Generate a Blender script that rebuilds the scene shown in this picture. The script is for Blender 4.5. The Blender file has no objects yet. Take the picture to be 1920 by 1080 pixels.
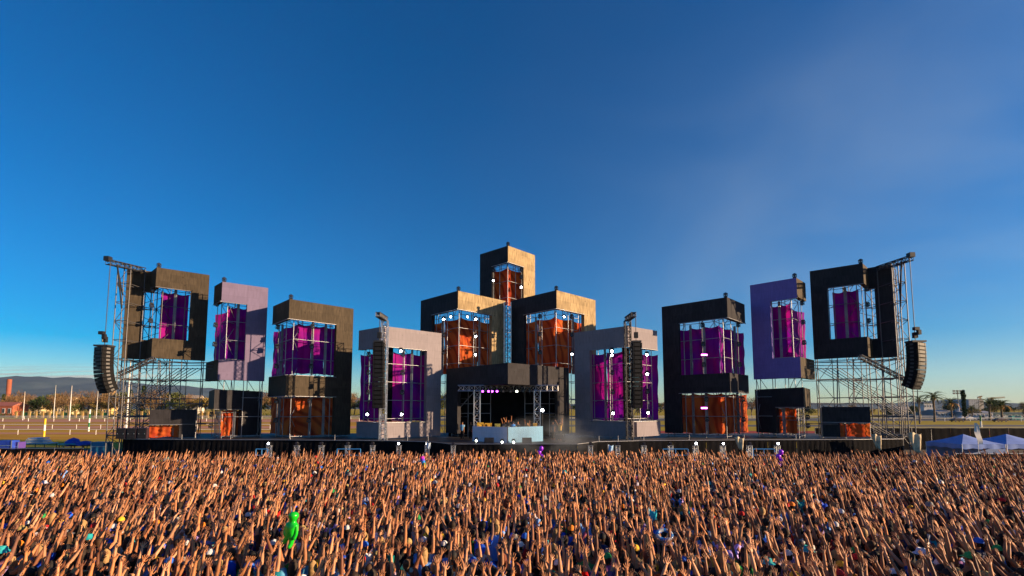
import bpy, math, random
import numpy as np
from mathutils import Vector, Matrix, Euler
random.seed(7)
rng = np.random.default_rng(7)
R = math.radians
# ------------------------------------------------------------------ camera, sky, sun
H = 5.0                       # camera height
F = 930.0                     # focal length in pixels of the 1920 px wide photograph
TH = math.atan(0.085)         # upward tilt
PY = 687.0                    # principal row (the photograph is cropped, so the lens is shifted)
CT, ST = math.cos(TH), math.sin(TH)
scn = bpy.context.scene
cam = bpy.data.objects.new('camera', bpy.data.cameras.new('camera'))
scn.collection.objects.link(cam)
cam.location = (0, 0, H)
cam.rotation_euler = (math.pi / 2 + TH, 0, 0)
cam.data.sensor_width = 36
cam.data.lens = 36 * F / 1920
cam.data.shift_y = (PY - 540) / 1920
cam.data.clip_start = 0.3
cam.data.clip_end = 30000
scn.camera = cam
SUN_EL, SUN_BETA = R(12), R(12)         # elevation; how far the sun stands behind the picture plane, to the right
world = bpy.data.worlds.new('World'); scn.world = world; world.use_nodes = True
nt = world.node_tree; nt.nodes.clear()
sky = nt.nodes.new('ShaderNodeTexSky'); sky.sky_type = 'NISHITA'; sky.sun_disc = False
sky.sun_elevation = SUN_EL; sky.sun_rotation = math.pi / 2 + SUN_BETA
sky.altitude = 200; sky.air_density = 1.0; sky.dust_density = 0.3; sky.ozone_density = 4.0
hs = nt.nodes.new('ShaderNodeHueSaturation'); hs.inputs['Saturation'].default_value = 1.68; hs.inputs['Value'].default_value = 0.88; hs.inputs['Hue'].default_value = 0.508
bg = nt.nodes.new('ShaderNodeBackground'); bg.inputs['Strength'].default_value = 0.08
wo = nt.nodes.new('ShaderNodeOutputWorld')
nt.links.new(sky.outputs[0], hs.inputs['Color']); 
# a very thin veil of high cloud over the whole sky, brighter towards the sun as thin cloud is
wn = nt.nodes.new; wl = nt.links.new
tcw = wn('ShaderNodeTexCoord'); nz = wn('ShaderNodeTexNoise'); nz.inputs['Scale'].default_value = 1.9; nz.inputs['Detail'].default_value = 4; nz.inputs['Roughness'].default_value = .5; nz.inputs['Distortion'].default_value = .6
mpw = wn('ShaderNodeMapping'); mpw.inputs['Scale'].default_value = (1, 1, 1.8); wl(tcw.outputs['Generated'], mpw.inputs[0]); wl(mpw.outputs[0], nz.inputs['Vector'])
dt = wn('ShaderNodeVectorMath'); dt.operation = 'DOT_PRODUCT'; wl(tcw.outputs['Generated'], dt.inputs[0]); dt.inputs[1].default_value = (math.cos(SUN_BETA) * math.cos(SUN_EL), -math.sin(SUN_BETA) * math.cos(SUN_EL), math.sin(SUN_EL))
m1w = wn('ShaderNodeMapRange'); m1w.inputs[1].default_value = .25; m1w.inputs[2].default_value = .9; wl(nz.outputs[0], m1w.inputs[0])
m2w = wn('ShaderNodeMapRange'); m2w.interpolation_type = 'SMOOTHSTEP'; m2w.inputs[1].default_value = -.3; m2w.inputs[2].default_value = 1.0; m2w.inputs[3].default_value = .04; m2w.inputs[4].default_value = 1.3; wl(dt.outputs['Value'], m2w.inputs[0])
szw = wn('ShaderNodeSeparateXYZ'); wl(tcw.outputs['Generated'], szw.inputs[0]); m4w = wn('ShaderNodeMapRange'); m4w.inputs[1].default_value = .0; m4w.inputs[2].default_value = .6; m4w.inputs[3].default_value = 1.15; m4w.inputs[4].default_value = .12; wl(szw.outputs[2], m4w.inputs[0])
m3w = wn('ShaderNodeMath'); m3w.operation = 'MULTIPLY'; wl(m1w.outputs[0], m3w.inputs[0]); wl(m2w.outputs[0], m3w.inputs[1])
m5w = wn('ShaderNodeMath'); m5w.operation = 'MULTIPLY'; wl(m3w.outputs[0], m5w.inputs[0]); wl(m4w.outputs[0], m5w.inputs[1])
mxw = wn('ShaderNodeMix'); mxw.data_type = 'RGBA'; mxw.inputs[7].default_value = (2.7, 3.3, 4.0, 1); wl(m5w.outputs[0], mxw.inputs[0]); wl(hs.outputs[0], mxw.inputs[6])
wl(mxw.outputs[2], bg.inputs['Color']); nt.links.new(bg.outputs[0], wo.inputs[0])
sd = bpy.data.lights.new('sun', 'SUN'); sd.energy = 5.0; sd.angle = R(0.5); sd.color = (1.0, 0.70, 0.42)
so = bpy.data.objects.new('sun', sd); scn.collection.objects.link(so)
sdir = Vector((math.cos(SUN_BETA) * math.cos(SUN_EL), -math.sin(SUN_BETA) * math.cos(SUN_EL), math.sin(SUN_EL)))
so.rotation_euler = sdir.to_track_quat('Z', 'Y').to_euler(); so.location = (60, -30, 60)
vs = scn.view_settings; vs.view_transform = 'Standard'; vs.look = 'None'; vs.gamma = 1; vs.use_curve_mapping = False; vs.exposure = 1.08
scn.cycles.max_bounces = 5; scn.cycles.transparent_max_bounces = 8
C = scn.collection

# ------------------------------------------------------------------ measuring
def tt(py):                              # height above the camera per metre of distance, for a picture row
    return math.tan(TH + math.atan((PY - py) / F))
def X_at(px, Y, z):                      # world x of a picture column at distance Y and height z
    return (px - 960) / F * (Y * CT + (z - H) * ST)
def z_at(py, Y): return H + Y * tt(py)
def P(px, py, Y):
    z = z_at(py, Y); return Vector((X_at(px, Y, z), Y, z))
def G(px, py, z=0.0):                    # the point of the plane at height z seen at a pixel
    Y = (z - H) / tt(py); return Vector((X_at(px, Y, z), Y, z))

# ------------------------------------------------------------------ materials
def newmat(name):
    m = bpy.data.materials.new(name); m.use_nodes = True
    return m, m.node_tree, m.node_tree.nodes['Principled BSDF']
def mat(name, col, rough=0.6, metal=0.0, noise=0.0, nscale=6.0, emit=None, es=0, bump=0.0, spec=0.4, col2=None, coords='Object', stretch=None):
    m, t, b = newmat(name)
    b.inputs['Roughness'].default_value = rough; b.inputs['Metallic'].default_value = metal
    b.inputs['Specular IOR Level'].default_value = spec
    b.inputs['Base Color'].default_value = (*col, 1)
    if noise or col2 or bump:
        tc = t.nodes.new('ShaderNodeTexCoord'); src = tc.outputs[coords]
        if stretch:
            mp = t.nodes.new('ShaderNodeMapping'); mp.inputs['Scale'].default_value = stretch
            t.links.new(src, mp.inputs[0]); src = mp.outputs[0]
        n = t.nodes.new('ShaderNodeTexNoise'); n.inputs['Scale'].default_value = nscale; n.inputs['Detail'].default_value = 6
        t.links.new(src, n.inputs['Vector'])
        if noise or col2:
            r = t.nodes.new('ShaderNodeValToRGB')
            c2 = col2 or tuple(min(1, c * (1 + noise)) for c in col)
            c1 = col if col2 else tuple(c * (1 - noise) for c in col)
            r.color_ramp.elements[0].color = (*c1, 1); r.color_ramp.elements[0].position = 0.35
            r.color_ramp.elements[1].color = (*c2, 1); r.color_ramp.elements[1].position = 0.65
            t.links.new(n.outputs[0], r.inputs[0]); t.links.new(r.outputs[0], b.inputs['Base Color'])
        if bump:
            bp = t.nodes.new('ShaderNodeBump'); bp.inputs['Strength'].default_value = bump
            t.links.new(n.outputs[0], bp.inputs['Height']); t.links.new(bp.outputs[0], b.inputs['Normal'])
    if emit:
        b.inputs['Emission Color'].default_value = (*emit, 1); b.inputs['Emission Strength'].default_value = es
    return m
def fascia_mat(name, col, var=0.25, st=(.7, 1.25), kn=.55):
    """painted plywood sheets: each 1.2 x 2.4 m sheet its own tone, joints, knots and streaks"""
    m, t, b = newmat(name); L = t.links.new; N = t.nodes.new
    uv = N('ShaderNodeUVMap'); uv.uv_map = 'UVMap'
    br = N('ShaderNodeTexBrick'); br.offset = 0.0; br.inputs['Scale'].default_value = 1
    br.inputs['Brick Width'].default_value = 1.2; br.inputs['Row Height'].default_value = 0.8; br.inputs['Mortar Size'].default_value = 0.006
    br.inputs['Color1'].default_value = (*[c * (1 - var) for c in col], 1); br.inputs['Color2'].default_value = (*[c * (1 + var) for c in col], 1)
    br.inputs['Mortar'].default_value = (*[c * 0.7 for c in col], 1)
    L(uv.outputs[0], br.inputs['Vector'])
    mp = N('ShaderNodeMapping'); mp.inputs['Scale'].default_value = (3.0, 0.5, 1); L(uv.outputs[0], mp.inputs[0])
    n = N('ShaderNodeTexNoise'); n.inputs['Scale'].default_value = 2.2; n.inputs['Detail'].default_value = 8; L(mp.outputs[0], n.inputs['Vector'])
    r = N('ShaderNodeMapRange'); r.inputs[1].default_value = 0.3; r.inputs[2].default_value = 0.7; r.inputs[3].default_value = st[0]; r.inputs[4].default_value = st[1]; L(n.outputs[0], r.inputs[0])
    vo = N('ShaderNodeTexVoronoi'); vo.inputs['Scale'].default_value = 1.3; L(uv.outputs[0], vo.inputs['Vector'])
    r2 = N('ShaderNodeMapRange'); r2.inputs[1].default_value = 0.06; r2.inputs[2].default_value = 0.13; r2.inputs[3].default_value = kn; r2.inputs[4].default_value = 1; L(vo.outputs['Distance'], r2.inputs[0])
    mu = N('ShaderNodeMath'); mu.operation = 'MULTIPLY'; L(r.outputs[0], mu.inputs[0]); L(r2.outputs[0], mu.inputs[1])
    mx = N('ShaderNodeVectorMath'); mx.operation = 'SCALE'; L(br.outputs['Color'], mx.inputs[0]); L(mu.outputs[0], mx.inputs['Scale'])
    L(mx.outputs[0], b.inputs['Base Color']); b.inputs['Roughness'].default_value = 0.75; b.inputs['Specular IOR Level'].default_value = 0.15
    return m
def drape_mat(name, ca, cb, cc, kind):
    """printed cloth; light also passes through it"""
    m, t, b = newmat(name); L = t.links.new; N = t.nodes.new
    uv = N('ShaderNodeUVMap'); uv.uv_map = 'UVMap'
    sep = N('ShaderNodeSeparateXYZ'); L(uv.outputs[0], sep.inputs[0])
    wv = N('ShaderNodeTexWave'); wv.wave_type = 'RINGS'; wv.rings_direction = 'Z'
    wv.inputs['Scale'].default_value = 0.28 if kind else 0.14; wv.inputs['Distortion'].default_value = 9.0; wv.inputs['Detail'].default_value = 2.0; wv.inputs['Detail Scale'].default_value = 0.6
    L(uv.outputs[0], wv.inputs['Vector'])
    n = N('ShaderNodeTexNoise'); n.inputs['Scale'].default_value = 0.35; n.inputs['Detail'].default_value = 3; L(uv.outputs[0], n.inputs['Vector'])
    m1 = N('ShaderNodeMix'); m1.data_type = 'RGBA'; m1.inputs[6].default_value = (*ca, 1); m1.inputs[7].default_value = (*cb, 1)
    rr = N('ShaderNodeMapRange'); rr.inputs[1].default_value = 0.4; rr.inputs[2].default_value = 0.6; L(n.outputs[0], rr.inputs[0]); L(rr.outputs[0], m1.inputs[0])
    m2 = N('ShaderNodeMix'); m2.data_type = 'RGBA'; m2.inputs[7].default_value = (*cc, 1)
    r3 = N('ShaderNodeMapRange'); r3.inputs[1].default_value = 0.5; r3.inputs[2].default_value = 0.95; r3.inputs[4].default_value = 0.65 if kind else 0.5; L(wv.outputs['Fac'], r3.inputs[0])
    L(m1.outputs[2], m2.inputs[6]); L(r3.outputs[0], m2.inputs[0]); L(m2.outputs[2], b.inputs['Base Color'])
    b.inputs['Roughness'].default_value = 0.7; b.inputs['Specular IOR Level'].default_value = 0.1
    tr = N('ShaderNodeBsdfTranslucent'); L(m2.outputs[2], tr.inputs['Color'])
    ms = N('ShaderNodeMixShader'); ms.inputs[0].default_value = 0.45
    out = t.nodes['Material Output']; L(b.outputs[0], ms.inputs[1]); L(tr.outputs[0], ms.inputs[2]); L(ms.outputs[0], out.inputs[0])
    return m
def info_mat(name, rough=0.7, noise=0.25, attr=False, spec=0.3, sss=0.0, nscale=9):
    """colour taken from the object's own colour (or from the crowd's colour attribute)"""
    m, t, b = newmat(name); L = t.links.new; N = t.nodes.new
    if attr:
        a = N('ShaderNodeAttribute'); a.attribute_name = 'Col'; col = a.outputs['Color']
    else:
        a = N('ShaderNodeObjectInfo'); col = a.outputs['Color']
    tc = N('ShaderNodeTexCoord'); n = N('ShaderNodeTexNoise'); n.inputs['Scale'].default_value = nscale; n.inputs['Detail'].default_value = 4; L(tc.outputs['Object'], n.inputs['Vector'])
    r = N('ShaderNodeMapRange'); r.inputs[1].default_value = 0.3; r.inputs[2].default_value = 0.7; r.inputs[3].default_value = 1 - noise; r.inputs[4].default_value = 1 + noise; L(n.outputs[0], r.inputs[0])
    mx = N('ShaderNodeVectorMath'); mx.operation = 'SCALE'; L(col, mx.inputs[0]); L(r.outputs[0], mx.inputs['Scale']); L(mx.outputs[0], b.inputs['Base Color'])
    b.inputs['Roughness'].default_value = rough; b.inputs['Specular IOR Level'].default_value = spec
    return m
M = {}
M['dark'] = fascia_mat('dark_painted_plywood', (0.062, 0.048, 0.033), 0.14)
M['raw'] = fascia_mat('raw_plywood_sunlit', (0.33, 0.24, 0.13), 0.16, (.62, 1.3), .35)  # sunlit tone for the centre frames; their shaded faces use black
M['black'] = fascia_mat('black_and_shade_plywood', (0.028, 0.027, 0.032), 0.15)  # black paint, and the shaded copy of the centre frames' plywood
M['grey'] = fascia_mat('grey_painted_plywood', (0.235, 0.21, 0.235), 0.05, (.9, 1.08), .8)
M['lilac'] = fascia_mat('lilac_painted_plywood', (0.165, 0.135, 0.225), 0.05, (.9, 1.07), .85); M['violet_ply'] = fascia_mat('violet_painted_plywood', (0.19, 0.14, 0.42), 0.04, (.9, 1.07), .85); M['booth_grey'] = fascia_mat('booth_lilac_plywood', (0.66, 0.60, 0.70), 0.03, (.92, 1.06), .9)
M['booth_light_tint'] = fascia_mat('light_tinted_plywood', (0.17, 0.35, 0.54), 0.03, (.9, 1.08), .9)  # cyan tint of the stage lights mixed into the booth colour
M['alu'] = mat('aluminium_tube', (0.62, 0.63, 0.66), 0.32, 0.9, noise=0.12, nscale=3)
M['galv'] = mat('galvanised_tube', (0.32, 0.33, 0.36), 0.45, 0.7, noise=0.2, nscale=2)
M['steel'] = mat('dark_steel', (0.05, 0.05, 0.055), 0.5, 0.5)
M['blk'] = mat('black_plastic', (0.015, 0.015, 0.017), 0.45, noise=0.3, nscale=8)
M['mesh'] = mat('black_grille', (0.02, 0.02, 0.022), 0.6, 0.3, noise=0.4, nscale=90)
M['cloth_black'] = mat('black_cloth', (0.006, 0.006, 0.008), 0.95, noise=0.35, nscale=1.2, bump=0.3, spec=0.1)
M['tube_dark'] = mat('weathered_tube', (0.13, 0.13, 0.14), 0.5, 0.6, noise=0.3, nscale=2)
M['purple'] = drape_mat('purple_print', (0.42, 0.007, 0.26), (0.22, 0.006, 0.34), (0.14, 0.004, 0.17), 0)
M['orange'] = drape_mat('orange_print', (0.72, 0.16, 0.035), (0.62, 0.085, 0.025), (0.25, 0.018, 0.012), 1)
M['lens'] = mat('lens_glass', (0.03, 0.03, 0.05), 0.08, spec=0.8)
M['lit'] = mat('lit_lens', (1, 1, 1), 0.3, emit=(0.92, 0.95, 1.0), es=20)
M['lit_violet'] = mat('lit_violet_lens', (0.5, 0.1, 1), 0.3, emit=(0.62, 0.06, 1.0), es=6)
M['lit_warm'] = mat('lit_warm_lens', (1, 1, 1), 0.3, emit=(0.95, 1.0, 0.8), es=8)
M['cab'] = mat('cabinet_paint', (0.009, 0.009, 0.010), 0.8, noise=0.3, nscale=8, spec=0.12)
M['deck'] = mat('stage_deck_ply', (0.035, 0.033, 0.033), 0.6, noise=0.4, nscale=0.8)
M['white'] = mat('white_paint', (0.75, 0.74, 0.70), 0.5, noise=0.08)
M['beige'] = mat('beige_canvas', (0.55, 0.45, 0.30), 0.85, noise=0.25, nscale=3, bump=0.4)

# ------------------------------------------------------------------ mesh helpers
class MB:
    def __init__(s): s.v = []; s.f = []; s.uv = []
    def add(s, vs, fs, uvs=None):
        o = len(s.v); s.v += [tuple(v) for v in vs]
        for i, f in enumerate(fs):
            s.f.append(tuple(o + k for k in f)); s.uv.append(uvs[i] if uvs else None)
        return s
    def box(s, c, d, m=None):
        x, y, z = d[0] / 2, d[1] / 2, d[2] / 2
        vs = [Vector((sx * x, sy * y, sz * z)) for sx in (-1, 1) for sy in (-1, 1) for sz in (-1, 1)]
        if m is not None: vs = [m @ v for v in vs]
        vs = [v + Vector(c) for v in vs]
        return s.add(vs, [(0, 1, 3, 2), (4, 6, 7, 5), (0, 4, 5, 1), (2, 3, 7, 6), (0, 2, 6, 4), (1, 5, 7, 3)])
    def tube(s, pts, rad, n=6, cap=True):
        pts = [Vector(p) for p in pts]
        if not hasattr(rad, '__len__'): rad = [rad] * len(pts)
        vs, fs = [], []
        up = None
        for i, p in enumerate(pts):
            d = (pts[min(i + 1, len(pts) - 1)] - pts[max(i - 1, 0)]).normalized()
            if up is None: up = Vector((0, 0, 1)) if abs(d.z) < .9 else Vector((0, 1, 0))
            a = d.cross(up).normalized(); b = a.cross(d).normalized(); up = b
            r = rad[i]; rx, ry = (r if hasattr(r, '__len__') else (r, r))
            vs += [p + a * rx * math.cos(2 * math.pi * k / n) + b * ry * math.sin(2 * math.pi * k / n) for k in range(n)]
        for i in range(len(pts) - 1):
            for k in range(n):
                fs.append((i * n + k, i * n + (k + 1) % n, (i + 1) * n + (k + 1) % n, (i + 1) * n + k))
        if cap: fs += [tuple(range(n)), tuple((len(pts) - 1) * n + k for k in reversed(range(n)))]
        return s.add(vs, fs)
    def data(s, name, m, smooth=False):
        me = bpy.data.meshes.new(name); me.from_pydata(s.v, [], s.f)
        if any(u is not None for u in s.uv):
            l = me.uv_layers.new(name='UVMap'); k = 0
            for f, u in zip(s.f, s.uv):
                for i in range(len(f)):
                    if u: l.data[k].uv = u[i]
                    k += 1
        if m: me.materials.append(m)
        if smooth: me.shade_smooth()
        me.update(); return me
    def build(s, name, m, parent=None, smooth=False):
        """vertices are in world coordinates; a parent is an empty with a location only"""
        if parent is not None:
            L = world_loc(parent); s.v = [(a[0] - L[0], a[1] - L[1], a[2] - L[2]) for a in s.v]
        return link(name, s.data(name, m, smooth), parent)
def world_loc(o):
    v = Vector(o.location)
    while o.parent: o = o.parent; v += Vector(o.location)
    return v
def link(name, me, parent=None, loc=(0, 0, 0), rot=None, scale=None):
    o = bpy.data.objects.new(name, me); C.objects.link(o)
    if parent is not None: o.parent = parent
    o.location = loc
    if rot is not None: o.rotation_euler = rot
    if scale is not None: o.scale = scale
    return o
def tag(o, label=None, cat=None, group=None, kind=None):
    if label: o['label'] = label
    if cat: o['category'] = cat
    if group: o['group'] = group
    if kind: o['kind'] = kind
    return o
def thing(name, label, cat, loc=(0, 0, 0), group=None):
    o = bpy.data.objects.new(name, None); o.empty_display_size = .2; C.objects.link(o); o.location = loc
    return tag(o, label, cat, group)
def struct(o): o['kind'] = 'structure'; return o
_cyl = {}
def pipe(name, p, q, r, m, parent):
    """one tube of its own, on a cylinder mesh shared by all"""
    p, q = Vector(p), Vector(q); k = m.name
    if k not in _cyl:
        _cyl[k] = MB().tube([(0, 0, 0), (0, 0, 1)], 1, 7).data('tube', m, False)
        _cyl[k].polygons.foreach_set('use_smooth', [i < 7 for i in range(9)])
    L = world_loc(parent) if parent else Vector((0, 0, 0))
    o = bpy.data.objects.new(name, _cyl[k]); C.objects.link(o); o.parent = parent
    d = q - p
    o.matrix_local = Matrix.Translation(p - L) @ d.to_track_quat('Z', 'Y').to_matrix().to_4x4() @ Matrix.Diagonal((r, r, d.length, 1))
    return o
def copy_tree(o, parent=None):
    c = o.copy(); C.objects.link(c); c.parent = parent
    for ch in list(o.children): copy_tree(ch, c)
    return c
def truss_mb(mb, p, q, w, n=None, r=0.028, cr=0.05):
    p, q = Vector(p), Vector(q); d = (q - p); L = d.length; d.normalize()
    up = Vector((0, 0, 1)) if abs(d.z) < .9 else Vector((0, 1, 0))
    a = d.cross(up).normalized() * w / 2; b = a.cross(d).normalized() * w / 2
    n = n or max(2, int(L / w)); cs = [a + b, a - b, -a - b, -a + b]
    for c in cs: mb.tube([p + c, q + c], cr, 5)
    for j in range(4):
        c0, c1 = cs[j], cs[(j + 1) % 4]
        for i in range(n):
            s0, s1 = L * i / n, L * (i + 1) / n
            e0, e1 = (c0, c1) if i % 2 else (c1, c0)
            mb.tube([p + d * s0 + e0, p + d * s1 + e1], r, 4, False)
            mb.tube([p + d * s1 + c0, p + d * s1 + c1], r, 4, False)
def truss(name, p, q, w, parent=None, m=None, **k):
    mb = MB(); truss_mb(mb, p, q, w, **k); return mb.build(name, m or M['alu'], parent)

# ------------------------------------------------------------------ polylines in plan
def off_poly(pts, d):
    n = []
    for a, b in zip(pts, pts[1:]):
        e = Vector((b[0] - a[0], b[1] - a[1])).normalized(); n.append(Vector((-e.y, e.x)))
    out = []
    for i, p in enumerate(pts):
        if i == 0: o = n[0] * d
        elif i == len(pts) - 1: o = n[-1] * d
        else: o = (n[i - 1] + n[i]) * d / (1 + n[i - 1].dot(n[i]))
        out.append((p[0] + o.x, p[1] + o.y))
    return out
def s_of(px, A, B, z):
    k = (px - 960) / F; dx, dy = B[0] - A[0], B[1] - A[1]
    return (k * (CT * A[1] + (z - H) * ST) - A[0]) / (dx - k * CT * dy)
def lerp(A, B, s): return (A[0] + (B[0] - A[0]) * s, A[1] + (B[1] - A[1]) * s)
class Module:
    def __init__(s, name, label, cat, tops, ic, D, group='fascia towers of the stage'):
        s.zt = H + D * tt(tops[ic][1]); s.D = D; s.desc = label
        s.pts = []
        for px, py in tops:
            Yi = (s.zt - H) / tt(py); s.pts.append((X_at(px, Yi, s.zt), Yi))
        s.ic = ic; c = s.pts[ic]; s.zref = max(H + D * tt(tops[ic][1] + 85), DECK + 1.5)
        s.o = thing(name, label, cat, (c[0], c[1], DECK), group)
    def z(s, py): return H + s.D * tt(py)
    def panel(s, name, face, px0, px1, y0, y1, m, th=0.45):
        A, B = s.pts[face], s.pts[face + 1]; zt = s.zt if y0 is None else s.z(y0); zb = s.z(y1)
        zm = s.zref
        s0 = 0 if px0 is None else s_of(px0, A, B, zm); s1 = 1 if px1 is None else s_of(px1, A, B, zm)
        s1 = min(max(s1, 0), 1.6); s0 = max(s0, -.6)
        off = off_poly(s.pts, th); n = Vector((-(B[1] - A[1]), B[0] - A[0])).normalized() * th
        a, b = lerp(A, B, s0), lerp(A, B, s1)
        ai = off[face] if s0 == 0 else (a[0] + n.x, a[1] + n.y)
        bi = off[face + 1] if s1 == 1 else (b[0] + n.x, b[1] + n.y)
        L = math.dist(A, B); u0, u1 = s0 * L, s1 * L; w = [(a, zb), (b, zb), (b, zt), (a, zt), (ai, zb), (bi, zb), (bi, zt), (ai, zt)]
        vs = [(p[0], p[1], z) for p, z in w]
        uvf = [(u0, zb), (u1, zb), (u1, zt), (u0, zt)]
        q = [(0, zb), (th, zb), (th, zt), (0, zt)]; q2 = [(u0, 0), (u1, 0), (u1, th), (u0, th)]
        MB().add(vs, [(0, 1, 2, 3), (5, 4, 7, 6), (1, 5, 6, 2), (4, 0, 3, 7), (3, 2, 6, 7), (4, 5, 1, 0)], [uvf, uvf, q, q, q2, q2]).build(name, M[m], s.o)
        # a bright edge tube under each band, as on the photograph
        return s
    def edge(s, face, px0, px1, y, r=0.04, d=-0.04):
        """aluminium edge tube along a band's lower or upper edge"""
        A, B = s.pts[face], s.pts[face + 1]; z = s.z(y)
        s0 = 0 if px0 is None else s_of(px0, A, B, z); s1 = 1 if px1 is None else s_of(px1, A, B, z)
        n = Vector((-(B[1] - A[1]), B[0] - A[0])).normalized() * d
        a, b = lerp(A, B, s0), lerp(A, B, s1)
        pipe('edge_tube', (a[0] + n.x, a[1] + n.y, z - r), (b[0] + n.x, b[1] + n.y, z - r), r, M['galv'], s.o)
    def scaffold(s, zb=None, d1=0.8, d2=2.3, zt=None, skip=(), dz=2.0, bay=2.1, mt='galv', diag=True):
        zb = DECK if zb is None else zb; zt = (s.zt - 0.1) if zt is None else zt
        r1, r2 = off_poly(s.pts, d1), off_poly(s.pts, d2)
        prev = None; nl = max(1, round((zt - zb) / dz)); zs = [zb + (zt - zb) * (i + .06) / nl for i in range(nl)] + [zt - .05]
        for f in range(len(s.pts) - 1):
            if f in skip: continue
            n = max(1, round(math.dist(s.pts[f], s.pts[f + 1]) / bay))
            for i in range(n + 1):
                a, b = lerp(r1[f], r1[f + 1], i / n), lerp(r2[f], r2[f + 1], i / n)
                if i > 0 or f == 0 or prev is None:
                    for k, q in enumerate((a, b)):
                        pipe('standard', (*q, zb), (*q, zt), .04, M[mt], s.o)
                    for z in zs: pipe('transom', (*a, z), (*b, z), .032, M[mt], s.o)
                    if i in (0, n) and diag:
                        for j in range(nl):
                            e0, e1 = (a, b) if j % 2 else (b, a)
                            pipe('brace', (*e0, zs[j]), (*e1, zs[j + 1]), .03, M[mt], s.o)
                if i > 0:
                    for k, (q, pq) in enumerate(((a, prev[0]), (b, prev[1]))):
                        for z in zs: pipe('ledger', (*pq, z + .06), (*q, z + .06), .032, M[mt], s.o)
                    if diag and (i + f) % 2:
                        for j in range(nl):
                            e0, e1 = (prev[1], b) if j % 2 else (b, prev[1])
                            pipe('brace', (*e0, zs[j]), (*e1, zs[j + 1]), .03, M[mt], s.o)
                prev = (a, b)
    def drape(s, face, px0, px1, y0, y1, m, strips=2, d=1.55, posts=True, cut=()):
        OP = off_poly(s.pts, d); A, B = OP[face:face + 2]; Yc = OP[s.ic][1]; zt, zb = H + Yc * tt(y0), s.z(y1); zm = (zt + zb) / 2
        s0 = 0 if px0 is None else s_of(px0, A, B, zm); s1 = 1 if px1 is None else s_of(px1, A, B, zm)
        n = Vector((-(B[1] - A[1]), B[0] - A[0])).normalized()
        for k in range(strips):
            a = s0 + (s1 - s0) * (k + .0) / strips; b = s0 + (s1 - s0) * (k + 1.0) / strips
            NU, NZ = 14, 10; mb = MB(); vs = []; uv = {}
            ph = random.random() * 6; L = math.dist(A, B); depth = .05 + .05 * random.random()
            for j in range(NZ + 1):
                for i in range(NU + 1):
                    u = i / NU; w = j / NZ
                    q = lerp(A, B, a + (b - a) * u)
                    bul = math.sin(math.pi * u) * .16 + depth * math.sin(u * 11 + ph + 1.3 * math.sin(w * 3 + ph)) * (0.4 + 0.6 * math.sin(math.pi * w)) + .05 * math.sin(w * 17 + u * 5 + ph)
                    z = zb + (zt - zb) * w - (.16 * math.sin(math.pi * u) if j == NZ else 0) + (.05 * math.sin(5 * u + ph) if j == 0 else 0)
                    vs.append((q[0] + n.x * bul, q[1] + n.y * bul, z))
            fs, uvs = [], []
            for j in range(NZ):
                for i in range(NU):
                    ix = (j * (NU + 1) + i, j * (NU + 1) + i + 1, (j + 1) * (NU + 1) + i + 1, (j + 1) * (NU + 1) + i)
                    fs.append(ix)
                    uvs.append([(((a + (b - a) * (c % (NU + 1)) / NU) * L + 9 * face + s.D * .37 + s.pts[0][0]), zb + (zt - zb) * (c // (NU + 1)) / NZ) for c in ix])
            mb.add(vs, fs, uvs); mb.build('drape', M[m], s.o, True)
            if posts and k > 0:
                q = lerp(A, B, s0 + (s1 - s0) * k / strips)
                truss('drape_truss', (q[0] - n.x * .3, q[1] - n.y * .3, zb - .1), (q[0] - n.x * .3, q[1] - n.y * .3, zt + .3), .15, s.o, M['galv'], r=.02, cr=.032)
DECK = 1.95
GRP_MH = 'moving head lights on the stage towers'
def mh_meshes():
    base = MB().box((0, .02, .46), (.34, .3, .16)).data('base', M['blk'])
    yoke = MB().box((-.19, 0, .24), (.06, .16, .34)).box((.19, 0, .24), (.06, .16, .34)).box((0, 0, .385), (.43, .2, .05)).data('yoke', M['blk'])
    head = MB().tube([(0, .22, .17), (0, .16, .17), (0, .0, .17), (0, -.16, .17), (0, -.22, .17)], [.07, .14, .155, .15, .16], 12).data('head', M['blk'])
    lens = lambda m: MB().tube([(0, -.215, .17), (0, -.245, .17), (0, -.255, .17)], [.118, .11, .06], 14).data('lens', m)
    return base, yoke, head, {k: lens(M[v]) for k, v in dict(off='lens', on='lit', violet='lit_violet', warm='lit_warm').items()}
MHB, MHY, MHH, MHL = mh_meshes()
def moving_head(loc, label, state='off', tilt=0.0, sc=1.0, group=GRP_MH, flip=False):
    t = thing('moving_head_light', label, 'stage light', loc, group)
    t.scale = (sc,) * 3
    yaw = math.atan2(loc[0], loc[1]); t.rotation_euler = (0, math.pi if flip else 0, -yaw)
    if flip: t.location.z += .54 * sc
    link('base', MHB, t); link('yoke', MHY, t); h = link('head', MHH, t); link('lens', MHL[state], h)
    h.location = (0, 0, 0)
    return t
ORD = ['top', 'second', 'third', 'fourth', 'fifth', 'sixth']
STN = dict(off='unlit black', on='brightly lit white', violet='glowing violet', warm='lit warm white')
def light_column(mod, face, px, ys, states, yt, yb, where, short):
    A, B = off_poly(mod.pts, .15)[face:face + 2]; zm = mod.z((yt + yb) / 2)
    s = s_of(px, A, B, zm); q = lerp(A, B, s)
    pipe('light_pole', (*q, mod.z(yb)), (*q, mod.z(yt)), .032, M['tube_dark'], mod.o)
    for i, (y, st) in enumerate(zip(ys, states)):
        z = H + q[1] * tt(y) - .17
        o = 'lowest' if (i == len(ys) - 1 and len(ys) > 2) else ORD[i]
        moving_head((q[0], q[1] - .22, z), f"{STN[st]} moving head, {o} on {where} post, {short}", st)
def corner_head(mod, px, label):
    c = mod.pts[mod.ic]
    moving_head((c[0], c[1] + .3, mod.zt + .02), label, 'off', sc=.95, flip=True)

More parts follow.
